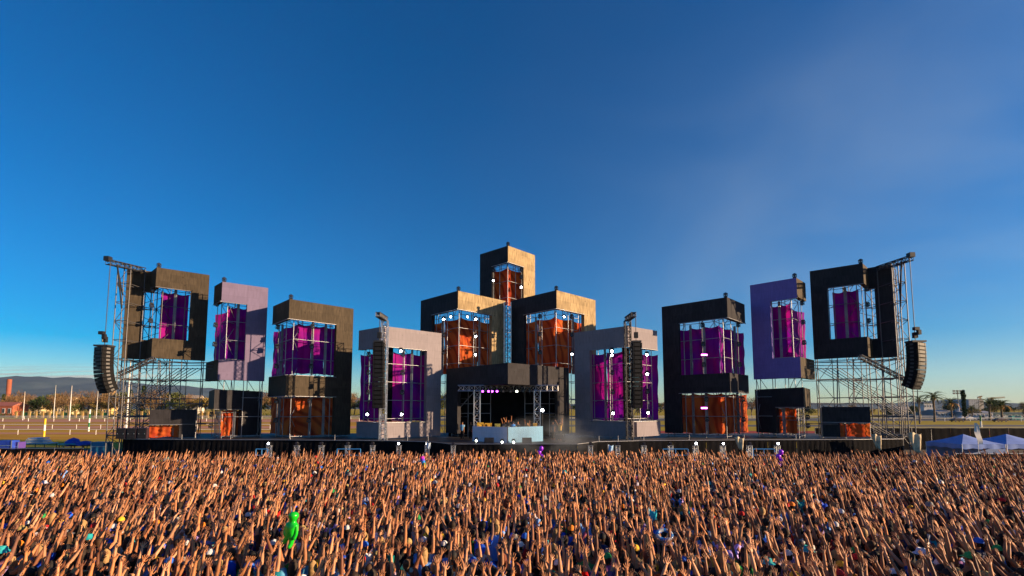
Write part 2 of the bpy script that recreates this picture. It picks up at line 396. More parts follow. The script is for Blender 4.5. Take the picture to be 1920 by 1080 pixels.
# ------------------------------------------------------------------ ground and sky-line setting
def sheet(name, x0, x1, y0, y1, z, m, nx=1, ny=1):
    mb = MB(); vs = [(x0 + (x1 - x0) * i / nx, y0 + (y1 - y0) * j / ny, z) for j in range(ny + 1) for i in range(nx + 1)]
    fs = [(j * (nx + 1) + i, j * (nx + 1) + i + 1, (j + 1) * (nx + 1) + i + 1, (j + 1) * (nx + 1) + i) for j in range(ny) for i in range(nx)]
    return struct(mb.add(vs, fs).build(name, m))
M['g_far'] = mat('dry_grass', (0.26, 0.19, 0.015), 0.95, col2=(0.42, 0.31, 0.02), nscale=.15, spec=0.1)
M['g_ochre'] = mat('ochre_grass', (0.38, 0.17, 0.015), 0.95, col2=(0.52, 0.32, 0.03), nscale=.12, spec=0.1, stretch=(.3, 1.5, 1))
M['g_sand'] = mat('sand_track', (0.44, 0.20, 0.12), 0.95, col2=(0.54, 0.28, 0.17), nscale=.2, spec=0.1, stretch=(.2, 2, 1))
M['g_red'] = mat('red_track', (0.30, 0.05, 0.04), 0.95, noise=.3, nscale=.2, spec=0.1)
M['g_crowd'] = mat('trampled_dirt', (0.06, 0.045, 0.035), 0.95, noise=.5, nscale=1.0)
M['g_road'] = mat('worn_asphalt', (0.06, 0.06, 0.065), 0.9, noise=.25, nscale=.4)
sheet('ground', -9000, 9000, -300, 9500, 0, M['g_far'])
sheet('infield_dirt', -75, 75, -8, 62, .004, M['g_crowd'])
def ydist(py): return -H / tt(py)
sheet('grass_verge', -330, -40, ydist(824), ydist(814), .004, M['g_ochre'])
sheet('sand_track', -330, -40, ydist(814), ydist(811), .008, M['g_sand'])
sheet('grass_strip', -330, -40, ydist(811), ydist(804), .006, M['g_ochre'])
sheet('sand_track', -330, -40, ydist(803.5), ydist(799), .008, M['g_sand'])
sheet('grass_strip', -330, -40, ydist(799), ydist(792), .004, M['g_ochre'])
sheet('sand_track', -400, -40, ydist(791.5), ydist(786), .008, M['g_sand'])
sheet('red_track', 30, 260, ydist(816), ydist(808), .006, M['g_red'])
sheet('road', -30, 400, ydist(800), ydist(796.5), .010, M['g_road'])
sheet('road', -60, 500, ydist(789), ydist(784.5), .010, M['g_road'])
# hills
def hills():
    mh = mat('haze_tinted_forest', (0.03, 0.055, 0.075), 0.95, col2=(0.06, 0.085, 0.10), nscale=.004, spec=0.05)  # blue of the distant haze mixed into the forest colour
    prof = [(-60, 712), (30, 705), (60, 706), (100, 708), (150, 707), (175, 711), (205, 716), (232, 714), (250, 718), (290, 722), (330, 722), (380, 727), (430, 731), (480, 735), (560, 742), (660, 748), (800, 754), (1000, 757), (1200, 758), (1400, 757), (1600, 757), (1800, 758), (2000, 756), (2600, 750)]
    prof = [(-900, 716), (-400, 708), (-200, 712)] + prof
    xs = np.linspace(-880, 2500, 240); ys = np.interp(xs, [p[0] for p in prof], [p[1] for p in prof])
    Y0, NY = 7000.0, 14; mb = MB(); vs = []
    for j in range(NY + 1):
        w = j / NY
        for i, (x, y) in enumerate(zip(xs, ys)):
            top = z_at(y, Y0)
            r = (math.sin(x * .045 + w * 3) + math.sin(x * .021 + 2 + w * 5) + .6 * math.sin(x * .13 + w * 9)) * 26 * math.sin(math.pi * w)
            zz = top * (w ** .8) + r + (math.sin(x * .31) * 5 + math.sin(x * .77) * 3) * w
            Yd = Y0 - (1 - w) * 2300 + r * 3
            vs.append(((x - 960) / F * Y0 * CT, Yd, max(zz, -4)))
    for i in range(len(xs)):
        vs.append((vs[NY * len(xs) + i][0], Y0 + 900, -4))
    n = len(xs); fs = [(j * n + i, j * n + i + 1, (j + 1) * n + i + 1, (j + 1) * n + i) for j in range(NY + 1) for i in range(n - 1)]
    struct(mb.add(vs, fs).build('hills', mh, None, True))
hills()

# ------------------------------------------------------------------ the stage
def stage_deck():
    t = thing('stage_deck', 'long black stage deck running under all the fascia towers', 'stage', (0, 48, 0))
    fr = [(-39.0, 50.2), (-33, 49.2), (-22, 48.6), (-12, 47.4), (-7.5, 46.0), (-5.2, 43.0), (5.6, 43.0), (7.8, 46.0), (12, 47.4), (22, 48.6), (33.5, 49.2), (39.2, 50.2)]
    mb = MB(); n = len(fr)
    vs = [(x, y, DECK) for x, y in fr] + [(x, 62, DECK) for x, y in fr] + [(x, y, DECK - .18) for x, y in fr] + [(x, 62, DECK - .18) for x, y in fr]
    fs = []
    for i in range(n - 1):
        fs += [(i, i + 1, n + i + 1, n + i), (2 * n + i, 2 * n + i + 1, i + 1, i), (2 * n + i + 1, 2 * n + i, 3 * n + i, 3 * n + i + 1), (n + i, n + i + 1, 3 * n + i + 1, 3 * n + i)]
    fs += [(0, n, 3 * n, 2 * n), (n - 1, 3 * n - 1, 4 * n - 1, 2 * n - 1)]
    mb.add(vs, fs).build('deck_floor', M['deck'], t)
    for i in range(n - 1):
        a, b = Vector((*fr[i], 0)), Vector((*fr[i + 1], 0)); L = (b - a).length; k = max(1, round(L / 3.0))
        for j in range(k):
            p, q = a.lerp(b, j / k), a.lerp(b, (j + 1) / k); nn = Vector((q.y - p.y, p.x - q.x, 0)).normalized(); NU = 16; vs = []
            for w in (0, .5, 1):
                for u in range(NU + 1):
                    c = p.lerp(q, u / NU) + nn * (.05 + .045 * math.sin(u * 2.2 + j) * (1.4 - w)); vs.append((c.x, c.y, .02 + (DECK - .02) * w))
            fs = [(r * (NU + 1) + u, r * (NU + 1) + u + 1, (r + 1) * (NU + 1) + u + 1, (r + 1) * (NU + 1) + u) for r in range(2) for u in range(NU)]
            MB().add(vs, fs).build('skirt_cloth', M['cloth_black'], t, True)
        pipe('edge_rail', a + Vector((0, -.12, DECK + .02)), b + Vector((0, -.12, DECK + .02)), .035, M['galv'], t)
    for s in (-1, 1):      # low guard rails on the wings of the deck
        for i in ((1, 2, 3) if s < 0 else (7, 8, 9)):
            a, b = Vector((*fr[i], DECK)), Vector((*fr[i + 1], DECK))
            for w in (0, .5, 1):
                p = a.lerp(b, w * .9 + .05)
                if w != 1 or i == 3: pipe('rail_post', p, p + Vector((0, 0, .55)), .025, M['galv'], t)
    return t
stage_deck()

GR = 'fascia towers of the stage'
def mod(*a, **k): return Module(*a, **k)
# outermost towers
def outer(side):
    L = side < 0
    if L:
        m = mod('fascia_tower', 'tall brown square frame hung highest beside the left loudspeaker, purple cloth inside', 'stage tower', [(239, 503), (284, 509), (294, 501), (393, 515.7)], 2, 51)
        yt, yb, it, ib = 501, 671, 537, 633.5
        m.panel('side_column', 0, None, 268, None, yb, 'dark').panel('fascia_band', 0, 268, None, None, 541, 'dark').panel('fascia_band', 0, 268, None, ib, yb, 'dark')
        m.panel('side_return', 1, None, None, None, it, 'dark').panel('side_return', 1, None, None, ib, yb, 'dark')
        m.panel('fascia_band', 2, None, 357, None, it, 'dark').panel('fascia_band', 2, None, 357, ib, yb, 'dark').panel('side_column', 2, 357, None, None, yb, 'dark')
        m.edge(2, None, 357, it); m.edge(0, 268, None, 541)
        m.scaffold(bay=2.2, mt='tube_dark')
        m.drape(2, 300, 352, 548, 634, 'purple', 2); m.drape(1, None, None, 548, 634, 'purple', 1)
        light_column(m, 1, 286, [546, 575, 604], ['off'] * 3, 531, 640, 'inner', 'highest square frame on the left')
        f, pxc = 2, (294, 501)
    else:
        m = mod('fascia_tower', 'tall black square frame hung highest beside the right loudspeaker, purple cloth inside', 'stage tower', [(1518, 508.6), (1617.5, 493.5), (1627, 502.5), (1671.7, 495)], 1, 51)
        yb, it, ib = 668, 531, 631
        m.panel('side_column', 0, None, 1553, None, yb, 'black').panel('fascia_band', 0, 1553, None, None, it, 'black').panel('fascia_band', 0, 1553, None, ib, yb, 'black')
        m.panel('side_return', 1, None, None, None, it, 'dark').panel('side_return', 1, None, None, ib, yb, 'dark')
        m.panel('fascia_band', 2, None, 1642, None, it + 3, 'black').panel('fascia_band', 2, None, 1642, ib, yb, 'black').panel('side_column', 2, 1642, None, None, yb, 'black')
        m.edge(0, 1553, None, it); m.edge(2, None, 1642, it + 3)
        m.scaffold(bay=2.2, mt='tube_dark')
        m.drape(0, 1563, 1612, 544, 630, 'purple', 2); m.drape(1, None, None, 544, 630, 'purple', 1)
        light_column(m, 1, 1625, [545, 574, 604], ['off'] * 3, 528, 640, 'inner', 'highest square frame on the right')
    corner_head(m, 0, f"small black light on top of the highest square frame by the {'left' if L else 'right'} loudspeaker")
    return m
m1l, m1r = outer(-1), outer(1)
# little low boxes
b = mod('fascia_box', 'smallest dark low frame with an orange cloth at the left end of the deck', 'stage box', [(281, 767), (374, 767)], 0, 50.5, 'low boxes on the stage deck') if False else None
def flat_box(px0, px1, yt, yb, D0, D1, label, openp, oy, m, om, name='fascia_box'):
    """low box: a folded fascia L with an orange cloth in its notch"""
    o = Module.__new__(Module); o.D = D0; o.zt = z_at(yt, D0)
    o.pts = [(X_at(px0, D0, o.zt), D0), (X_at(px1, D1, o.zt), D1)]; o.ic = 0; o.zref = DECK + 1.2
    o.o = thing(name, label, 'stage box', (*o.pts[0], DECK), 'low boxes on the stage deck')
    o.panel('fascia_band', 0, None, None, None, oy, m)
    o.panel('side_column', 0, openp[0], openp[1], oy, yb, m)
    o.edge(0, None, None, oy)
    return o
b = flat_box(281, 368, 768, 822, 49.6, 51.5, 'lowest charcoal frame with orange cloth beside the black amplifier racks', (336, None), 796, 'black', None)
b.drape(0, None, 336, 797, 821, 'orange', 2, d=.5, posts=False); b.scaffold(d1=.7, d2=1.6, bay=2.4)
b = flat_box(1541, 1631, 763, 818.5, 51.5, 49.6, 'lowest black frame with orange cloth at the far right of the deck', (None, 1575), 791, 'black', None)
b.drape(0, 1575, None, 792, 818, 'orange', 2, d=.5, posts=False); b.scaffold(d1=.7, d2=1.6, bay=2.4)

def lilac(side):
    L = side < 0
    if L:
        m = mod('fascia_tower', 'lilac C shaped frame with purple cloth, next to the highest frame of the left half', 'stage tower', [(402, 537), (417, 528), (503, 540)], 1, 50.6)
        m.panel('fascia_band', 0, None, None, None, 564, 'dark').panel('fascia_band', 0, 387, None, 674, 712, 'dark')
        m.panel('fascia_band', 1, None, 461.4, None, 565, 'lilac').panel('fascia_band', 1, None, 461.4, 674, 712, 'lilac').panel('side_column', 1, 461.5, None, None, 712, 'lilac')
        m.edge(0, None, None, 564); m.edge(1, None, 462, 565); m.scaffold(bay=2.3, d2=2.1)
        m.drape(1, 424, 463, 575, 674, 'purple', 2); m.drape(0, 402, None, 575, 674, 'purple', 1)
        light_column(m, 0, 406, [573, 612, 648], ['off'] * 3, 562, 676, 'open', 'lilac C frame of the left half')
        k = mod('fascia_tower', 'black squat frame with an orange cloth under the left lilac frame', 'stage tower', [(392, 734), (402.6, 730), (493, 734)], 1, 49.4)
        k.panel('fascia_band', 0, None, None, None, 767, 'dark').panel('fascia_band', 1, None, 453, None, 767, 'black').panel('side_column', 1, 453, None, None, 822, 'black')
        k.edge(1, None, 453, 767); k.scaffold(d1=.7, d2=1.7); k.drape(1, None, 453, 768, 821, 'orange', 2, d=.9)
        light_column(k, 0, 398, [779, 800], ['off'] * 2, 768, 822, 'open', 'squat frame under left lilac frame')
    else:
        m = mod('fascia_tower', 'lilac C shaped frame with purple cloth, next to the highest frame of the right half', 'stage tower', [(1406, 535), (1493, 520.6), (1510, 531)], 1, 50.6)
        m.panel('side_column', 0, None, 1446, None, 708, 'violet_ply').panel('fascia_band', 0, 1446, None, None, 558, 'violet_ply').panel('fascia_band', 0, 1446, None, 669, 708, 'violet_ply')
        m.panel('fascia_band', 1, None, None, None, 556, 'dark').panel('fascia_band', 1, None, 1527, 669, 708, 'dark')
        m.edge(0, 1446, None, 558); m.scaffold(bay=2.3, d2=2.1)
        m.drape(0, 1446, 1484, 570, 669, 'purple', 2); m.drape(1, None, 1510, 570, 669, 'purple', 1)
        light_column(m, 1, 1504, [571, 607, 645], ['off'] * 3, 554, 672, 'open', 'lilac C frame of the right half')
        k = mod('fascia_tower', 'black squat frame with an orange cloth under the right lilac frame', 'stage tower', [(1415, 730.5), (1506, 726), (1519, 730)], 1, 49.4)
        k.panel('side_column', 0, None, 1455, None, 816, 'black').panel('fascia_band', 0, 1455, None, None, 763, 'black').panel('fascia_band', 1, None, None, None, 763, 'dark')
        k.edge(0, 1455, None, 763); k.scaffold(d1=.7, d2=1.7); k.drape(0, 1455, None, 764, 815, 'orange', 2, d=.9)
        light_column(k, 1, 1512, [768, 784, 800], ['off'] * 3, 762, 818, 'open', 'squat frame under right lilac frame')
    corner_head(m, 0, f"small black light on top of the lilac C frame of the {'left' if L else 'right'} half")
lilac(-1); lilac(1)

def gframe(side):
    L = side < 0
    if L:
        m = mod('fascia_tower', 'dark brown two storey frame, purple cloth above orange cloth, left half of the stage', 'stage tower', [(512, 574.5), (543, 560.5), (663, 579)], 1, 50.2)
        a = 'dark'
        m.panel('fascia_band', 0, None, None, None, 597, a).panel('fascia_band', 1, None, 629.9, None, 597, a).panel('side_column', 1, 630, None, None, 820.5, a)
        m.panel('fascia_band', 0, 506, None, 702, 742, a).panel('fascia_band', 1, None, 629.9, 702, 742, a)
        for y in (597, 702, 742): m.edge(1, None, 630, y); m.edge(0, None, None, y)
        m.scaffold(bay=2.4); m.drape(1, None, 631, 606, 697, 'purple', 3); m.drape(0, 511, None, 606, 697, 'purple', 2)
        m.drape(1, None, 628, 743, 820, 'orange', 3, d=1.5); m.drape(0, 507, None, 743, 820, 'orange', 2, d=1.5)
        n = 'left two storey frame'
        light_column(m, 0, 521, [616, 652, 689], ['off'] * 3, 600, 700, 'outer upper', n); light_column(m, 1, 586, [615, 652, 689], ['off'] * 3, 600, 700, 'inner upper', n)
        light_column(m, 0, 519, [754, 790], ['off'] * 2, 743, 820, 'outer lower', n); light_column(m, 1, 581, [754, 790], ['off'] * 2, 743, 820, 'inner lower', n)
        pipe('corner_pole', (*m.pts[1], DECK), (*m.pts[1], m.zt), .05, M['alu'], m.o) if False else None
    else:
        m = mod('fascia_tower', 'black two storey frame, purple cloth above orange cloth, right half of the stage', 'stage tower', [(1240.5, 575.5), (1363, 557), (1396, 571)], 1, 50.2)
        a = 'black'
        m.panel('side_column', 0, None, 1273, None, 816, a).panel('fascia_band', 0, 1273, None, None, 595, a).panel('fascia_band', 1, None, None, None, 595, a)
        m.panel('fascia_band', 0, 1273.1, None, 699, 735, a).panel('fascia_band', 1, None, 1401, 699, 735, a)
        for y in (595, 735): m.edge(0, 1273, None, y); m.edge(1, None, None, y)
        m.scaffold(bay=2.4); m.drape(0, 1274, None, 610, 699, 'purple', 3); m.drape(1, None, 1396, 610, 699, 'purple', 2)
        m.drape(0, 1278, None, 737, 816, 'orange', 3, d=1.5); m.drape(1, None, 1401, 737, 816, 'orange', 2, d=1.5)
        n = 'right two storey frame'
        light_column(m, 0, 1317, [612, 648, 686], ['off'] * 3, 598, 698, 'inner upper', n); light_column(m, 1, 1384, [612, 648, 686], ['off'] * 3, 598, 698, 'outer upper', n)
        light_column(m, 0, 1324, [751, 788], ['off'] * 2, 737, 816, 'inner lower', n); light_column(m, 1, 1392, [751, 788], ['off'] * 2, 737, 816, 'outer lower', n)
        for (y, w) in ((662, 'upper purple'), (765, 'lower orange')):
            A, B = off_poly(m.pts, .1)[0:2]; z = m.z(y) ; q = lerp(A, B, s_of(1319, A, B, z))
            t = thing('strobe_bar', f'glowing magenta strobe bar on the {w} storey of the right two storey frame', 'stage light', (q[0], q[1] - .1, z), 'magenta strobe bars')
            MB().box((q[0], q[1] - .1, z), (.75, .22, .24)).build('housing', M['blk'], t)
            MB().box((q[0], q[1] - .225, z), (.62, .03, .14)).build('lamp', mat('magenta_strobe', (1, .2, .9), .3, emit=(1, .12, .85), es=9), t)
    corner_head(m, 0, f"small black light on the top corner of the {'left' if L else 'right'} two storey frame")
    # wing scaffold at the outer end, seen as a ladder beyond the fascia
    return m
gframe(-1); gframe(1)

def grey(side):
    L = side < 0
    W, V = 'on', 'off'
    if L:
        m = mod('fascia_tower', 'light grey frame with purple cloth behind the loudspeaker column left of the DJ', 'stage tower', [(673, 620), (722, 611.5), (828, 625)], 1, 49.0)
        m.panel('fascia_band', 0, None, None, None, 650, 'grey').panel('fascia_band', 1, None, 799.9, None, 649, 'grey').panel('side_column', 1, 800, None, None, 822, 'grey')
        m.panel('fascia_band', 0, None, 718, 792, 822, 'grey').panel('fascia_band', 1, 728, 799.9, 792, 822, 'grey')
        for y in (649, 792): m.edge(0, None, None, y); m.edge(1, None, 800, y)
        m.scaffold(bay=2.2); m.drape(1, 736, 800, 659, 791, 'purple', 2); m.drape(0, 675, 710, 659, 791, 'purple', 2, posts=False)
        n = 'grey frame left of the DJ'
        light_column(m, 0, 691, [667, 701, 738, 777], [V, V, V, W], 650, 792, 'outer', n); light_column(m, 1, 755, [667, 701, 738, 777], [V, V, V, W], 650, 792, 'inner', n)
        moving_head((m.pts[1][0] + 1.4, m.pts[1][1] + 1.0, m.z(660)), f'lit white moving head under the top band of the {n}', 'on')
        px0, px1 = 699.5, 721
        ms = (725, 736)
    else:
        m = mod('fascia_tower', 'light grey frame with purple cloth behind the loudspeaker column right of the DJ', 'stage tower', [(1076.7, 624), (1176.7, 611), (1232, 620.5)], 1, 49.0)
        m.panel('side_column', 0, None, 1106, None, 820, 'grey').panel('fascia_band', 0, 1106, None, None, 649, 'grey').panel('fascia_band', 1, None, None, None, 650, 'grey')
        m.panel('fascia_band', 0, 1106.1, 1182, 790, 820, 'grey').panel('fascia_band', 1, 1192, 1236, 790, 820, 'grey')
        for y in (649, 790): m.edge(0, 1106, None, y); m.edge(1, None, None, y)
        m.scaffold(bay=2.2); m.drape(0, 1108, 1170, 658, 789, 'purple', 2); m.drape(1, 1198, 1234, 658, 789, 'purple', 2, posts=False)
        n = 'grey frame right of the DJ'
        light_column(m, 0, 1147.5, [667, 701, 737, 775], [W, V, V, W], 650, 790, 'inner', n); light_column(m, 1, 1213, [666, 702, 736, 774], [W, W, V, W], 650, 790, 'outer', n)
        moving_head((m.pts[1][0] - 1.4, m.pts[1][1] + 1.0, m.z(660)), f'lit white moving head under the top band of the {n}', 'on')
        px0, px1 = 1184, 1203.5
        ms = (1168, 1181)
    # black mask cloth behind the array
    c = m.pts[1]
    Ym = c[1] + 1.9; x0, x1 = X_at(ms[0], Ym, 8), X_at(ms[1], Ym, 8)
    MB().box(((x0 + x1) / 2, Ym, (m.z(648) + m.z(791)) / 2), (x1 - x0, .12, m.z(648) - m.z(791))).build('mask_cloth', M['cloth_black'], m.o)
    # tower truss in front of the corner, carrying the array
    tp = (c[0] + (.15 if L else -.15), c[1] - .62)
    who = 'left' if L else 'right'
    t = thing('support_truss', f'upright lattice truss tower carrying the loudspeaker column {who} of the DJ', 'truss', (*tp, DECK), 'upright trusses carrying loudspeakers')
    truss('lattice', (*tp, DECK), (*tp, m.z(603)), .55, t, M['steel'] if not L else M['alu'])
    truss('cantilever_beam', (tp[0], tp[1] + .3, m.z(600)), (tp[0], tp[1] - 2.6, m.z(601)), .4, t, M['steel'])
    # line array
    Yf = tp[1] - 1.5; zt, zb = z_at(643, Yf), z_at(765, Yf); xm = X_at((px0 + px1) / 2, Yf, 9); w = (px1 - px0) / F * Yf
    line_array((xm, Yf, zt), w * .93, zt - zb, 15, f'straight black loudspeaker column hanging {who} of the DJ', -0.0 if L else 0.0, curve=.0 + .06, tipz=m.z(603) + .0)
    return m
def line_array(top, w, h, n, label, yaw, curve=.1, depth=.8, tipz=None, mk='blk'):
    t = thing('line_array', label, 'loudspeakers', top, 'hanging loudspeaker columns')
    x, y, z = top; ch = h / n
    ang = 0.0; p = Vector((0, 0, 0)); Rz = Matrix.Rotation(yaw, 3, 'Z')
    me = MB(); me.box((0, 0, -ch * .5), (w, depth, ch * .94)); mc = me.data('cabinet', M['cab'])
    gm = MB().box((0, -depth / 2 - .012, -ch * .5), (w * .62, .02, ch * .72)).data('grille', M['mesh'])
    sm = [MB().box(*a).data('rigging_plate', M['steel']) for a in (((-w * .41, -depth / 2 - .012, -ch * .5), (w * .05, .03, ch * .84)), ((w * .41, -depth / 2 - .012, -ch * .5), (w * .05, .03, ch * .84)), ((-w / 2 - .012, 0, -ch * .5), (.02, depth * .3, ch * .5)), ((w / 2 + .012, 0, -ch * .5), (.02, depth * .3, ch * .5)))]
    for i in range(n):
        c = link('cabinet', mc, t, Rz @ p, Euler((ang, 0, yaw))); link('grille', gm, c); [link('rigging_plate', q, c) for q in sm]
        p = p + Vector((0, math.sin(ang) * ch, -math.cos(ang) * ch)); ang += curve * 2 * (i / n) / n * 3
    MB().box((x, y, z + .12), (w * .9, depth, .16)).build('flying_frame', M['steel'], t)
    if tipz:
        pipe('hoist_chain', (x, y, z + .2), (x, y, max(tipz, z + .8)), .035, M['steel'], t)
        MB().box((x, y, z + .75), (.35, .3, .55)).build('chain_motor', M['blk'], t)
    return t
grey(-1); grey(1)

def upper(side):
    L = side < 0; W = 'on'
    if L:
        m = mod('fascia_tower', 'upper frame with sunlit-toned raw plywood right side and orange cloth, left of the centre tower', 'stage tower', [(789, 564), (859, 545), (948, 564.5)], 1, 53)
        m.panel('side_column', 0, None, 809, None, 692, 'black').panel('fascia_band', 0, 809, None, None, 579, 'black')  # shade of the left face put into its black colour
        m.panel('fascia_band', 1, None, 921.9, None, 579, 'raw').panel('side_column', 1, 922, None, None, 692, 'raw')
        m.edge(0, 809, None, 579); m.edge(1, None, 922, 579); m.scaffold(bay=2.5, d2=2.6)
        m.drape(0, 806, None, 595, 696, 'orange', 2, d=1.9); m.drape(1, None, 926, 595, 696, 'orange', 2, d=1.9)
        n = 'upper orange frame left of centre'
        light_column(m, 0, 832, [600, 630, 663], [W, 'off', 'off'], 580, 690, 'outer', n); light_column(m, 1, 892, [600, 632, 666], [W, W, W], 580, 690, 'inner', n)
        for i, px in enumerate((845, 876)): moving_head((X_at(px, 55, m.z(585)), 55.2, m.z(590)), f'small lit light under top band, {"outer" if i == 0 else "inner"} side of {n}', 'on', sc=.8)
    else:
        m = mod('fascia_tower', 'upper frame with sunlit-toned raw plywood side and orange cloth, right of the centre tower', 'stage tower', [(958, 564), (1043.5, 544), (1116.5, 563)], 1, 53)
        m.panel('side_column', 0, None, 982, None, 692, 'black').panel('fascia_band', 0, 982, None, None, 578, 'black')  # black here colours the shaded face of the same boards
        m.panel('fascia_band', 1, None, 1096, None, 578, 'raw').panel('side_column', 1, 1096.1, None, None, 692, 'raw')
        m.edge(0, 982, None, 578); m.edge(1, None, 1096, 578); m.scaffold(bay=2.5, d2=2.6)
        m.drape(0, 978, None, 594, 695, 'orange', 2, d=1.9); m.drape(1, None, 1099, 594, 695, 'orange', 2, d=1.9)
        n = 'upper orange frame right of centre'
        light_column(m, 0, 1012, [596, 629, 663], ['off'] * 3, 580, 690, 'inner', n); light_column(m, 1, 1072, [596, 630, 665], ['off', 'off', W], 580, 690, 'outer', n)
        moving_head((X_at(1058, 55, m.z(585)), 55.2, m.z(590)), f'small lit light under the top band of the {n}', 'on', sc=.8)
    corner_head(m, 0, f"small black light on the top corner of the {n}")
upper(-1); upper(1)
m = mod('fascia_tower', 'tallest centre tower with shade-toned black left side, sunlit-toned raw plywood right side and red cloth', 'stage tower', [(900, 477), (952.5, 460.5), (1003, 478.5)], 1, 58.6)
m.panel('side_column', 0, None, 922.5, None, 570, 'black').panel('fascia_band', 0, 922.5, None, None, 491, 'black')  # left face takes the dark copy for shade, right the sunlit one
m.panel('fascia_band', 1, None, 982, None, 491, 'raw').panel('side_column', 1, 982, None, None, 570, 'raw')
m.edge(0, 922, None, 491); m.edge(1, None, 982, 491); m.scaffold(bay=1.9, d2=1.8)
m.drape(0, 926, None, 502, 566, 'orange', 1, d=1.3); m.drape(1, None, 978, 502, 566, 'orange', 1, d=1.3)
light_column(m, 0, 925, [509, 528], ['off', 'on'], 491, 570, 'left', 'tallest centre tower'); light_column(m, 1, 977.5, [508, 522, 540], ['off', 'off', 'on'], 491, 570, 'right', 'tallest centre tower')
corner_head(m, 0, 'small black light on the very top of the tallest centre tower')
t = thing('centre_truss', 'tall narrow lattice truss standing between the two upper orange frames', 'truss', (X_at(951.5, 57.5, 12), 57.5, DECK))
truss('lattice', (X_at(951.5, 57.5, 12), 57.5, DECK), (X_at(951.5, 57.5, 12), 57.5, z_at(568, 57.5)), .8, t)

# DJ roof
m = mod('fascia_tower', 'black angular roof over the DJ booth in the middle of the stage', 'stage tower', [(836.7, 692), (952.4, 680), (1066, 690)], 1, 46.5)
m.panel('side_column', 0, None, 857.5, None, 819, 'black').panel('fascia_band', 0, 857.5, None, None, 720, 'black')
m.panel('fascia_band', 1, None, 1046, None, 720, 'black').panel('side_column', 1, 1046, None, None, 819, 'black')
zt = m.z(692)
w0, w1 = m.pts[0], m.pts[2]; Yb = 57.0
MB().add([(w0[0] + .2, Yb - 2, DECK), (w1[0] - .2, Yb - 2, DECK), (w1[0] - .2, Yb - 2, zt - .3), (w0[0] + .2, Yb - 2, zt - .3)], [(0, 1, 2, 3)]).build('backdrop_cloth', M['cloth_black'], m.o)
MB().add([(w0[0] + .3, w0[1] + .2, m.z(702)), (m.pts[1][0], m.pts[1][1] + .6, m.z(702)), (w1[0] - .3, w1[1] + .2, m.z(702)), (m.pts[1][0], Yb - 2, m.z(702))], [(0, 1, 2, 3)]).build('roof_cloth', M['cloth_black'], m.o)
for px in (848, 878, 920, 984, 1030, 1056):
    x = X_at(px, 54.4, 7); pipe('back_pole', (x, 54.4, DECK), (x, 54.4, zt - .6), .045, M['galv'], m.o)
for a, b in ((848, 920), (984, 1056)):
    for py in (757, 775): pipe('back_rail', P(a, py, 54.4), P(b, py, 54.4), .04, M['galv'], m.o)
pipe('back_brace', P(862, 765, 54.3), P(893, 730, 54.3), .06, M['galv'], m.o)
t = thing('lighting_truss', 'horizontal box truss with two legs spanning under the DJ roof', 'truss', (0, 49.5, DECK))
Yt = 49.5; a, b = P(859, 728, Yt), P(1046, 728, Yt)
truss('beam', a, b, .55, t)
for px in (894.5, 1007):
    x = X_at(px, Yt, 5); truss('truss_leg', (x, Yt, DECK), (x, Yt, a.z - .28), .6, t)
for i, (px, st, dsc) in enumerate([(905, 'violet', 'first violet light, by the left truss leg'), (916, 'violet', 'second violet light'), (923, 'violet', 'third violet light'), (932, 'violet', 'last violet light of the row'), (943, 'off', 'unlit light just left of the roof corner'), (957, 'off', 'unlit light under the roof corner'), (969, 'warm', 'single warm white light'), (981, 'off', 'unlit light right of the warm white one'), (993, 'off', 'unlit light by the right truss leg')]):
    p = P(px, 731, Yt - .5); moving_head((p.x, p.y, p.z - .3), f'{dsc} hanging from the truss over the DJ', st, sc=.85, group='lights on the truss over the DJ')
p = P(1017, 770, 50.5); moving_head((p.x, p.y, p.z - .17), 'very bright white light on a stand right of the DJ booth', 'on', sc=1.2)
tag(MB().tube([(p.x, p.y + .1, DECK), (p.x, p.y + .1, p.z)], .04, 6).tube([(p.x - .5, p.y + .1, DECK + .03), (p.x + .5, p.y + .1, DECK + .03)], .03, 5).tube([(p.x, p.y - .4, DECK + .03), (p.x, p.y + .6, DECK + .03)], .03, 5).build('light_stand', M['steel']), 'black stand under the very bright light right of the DJ booth', 'stand')

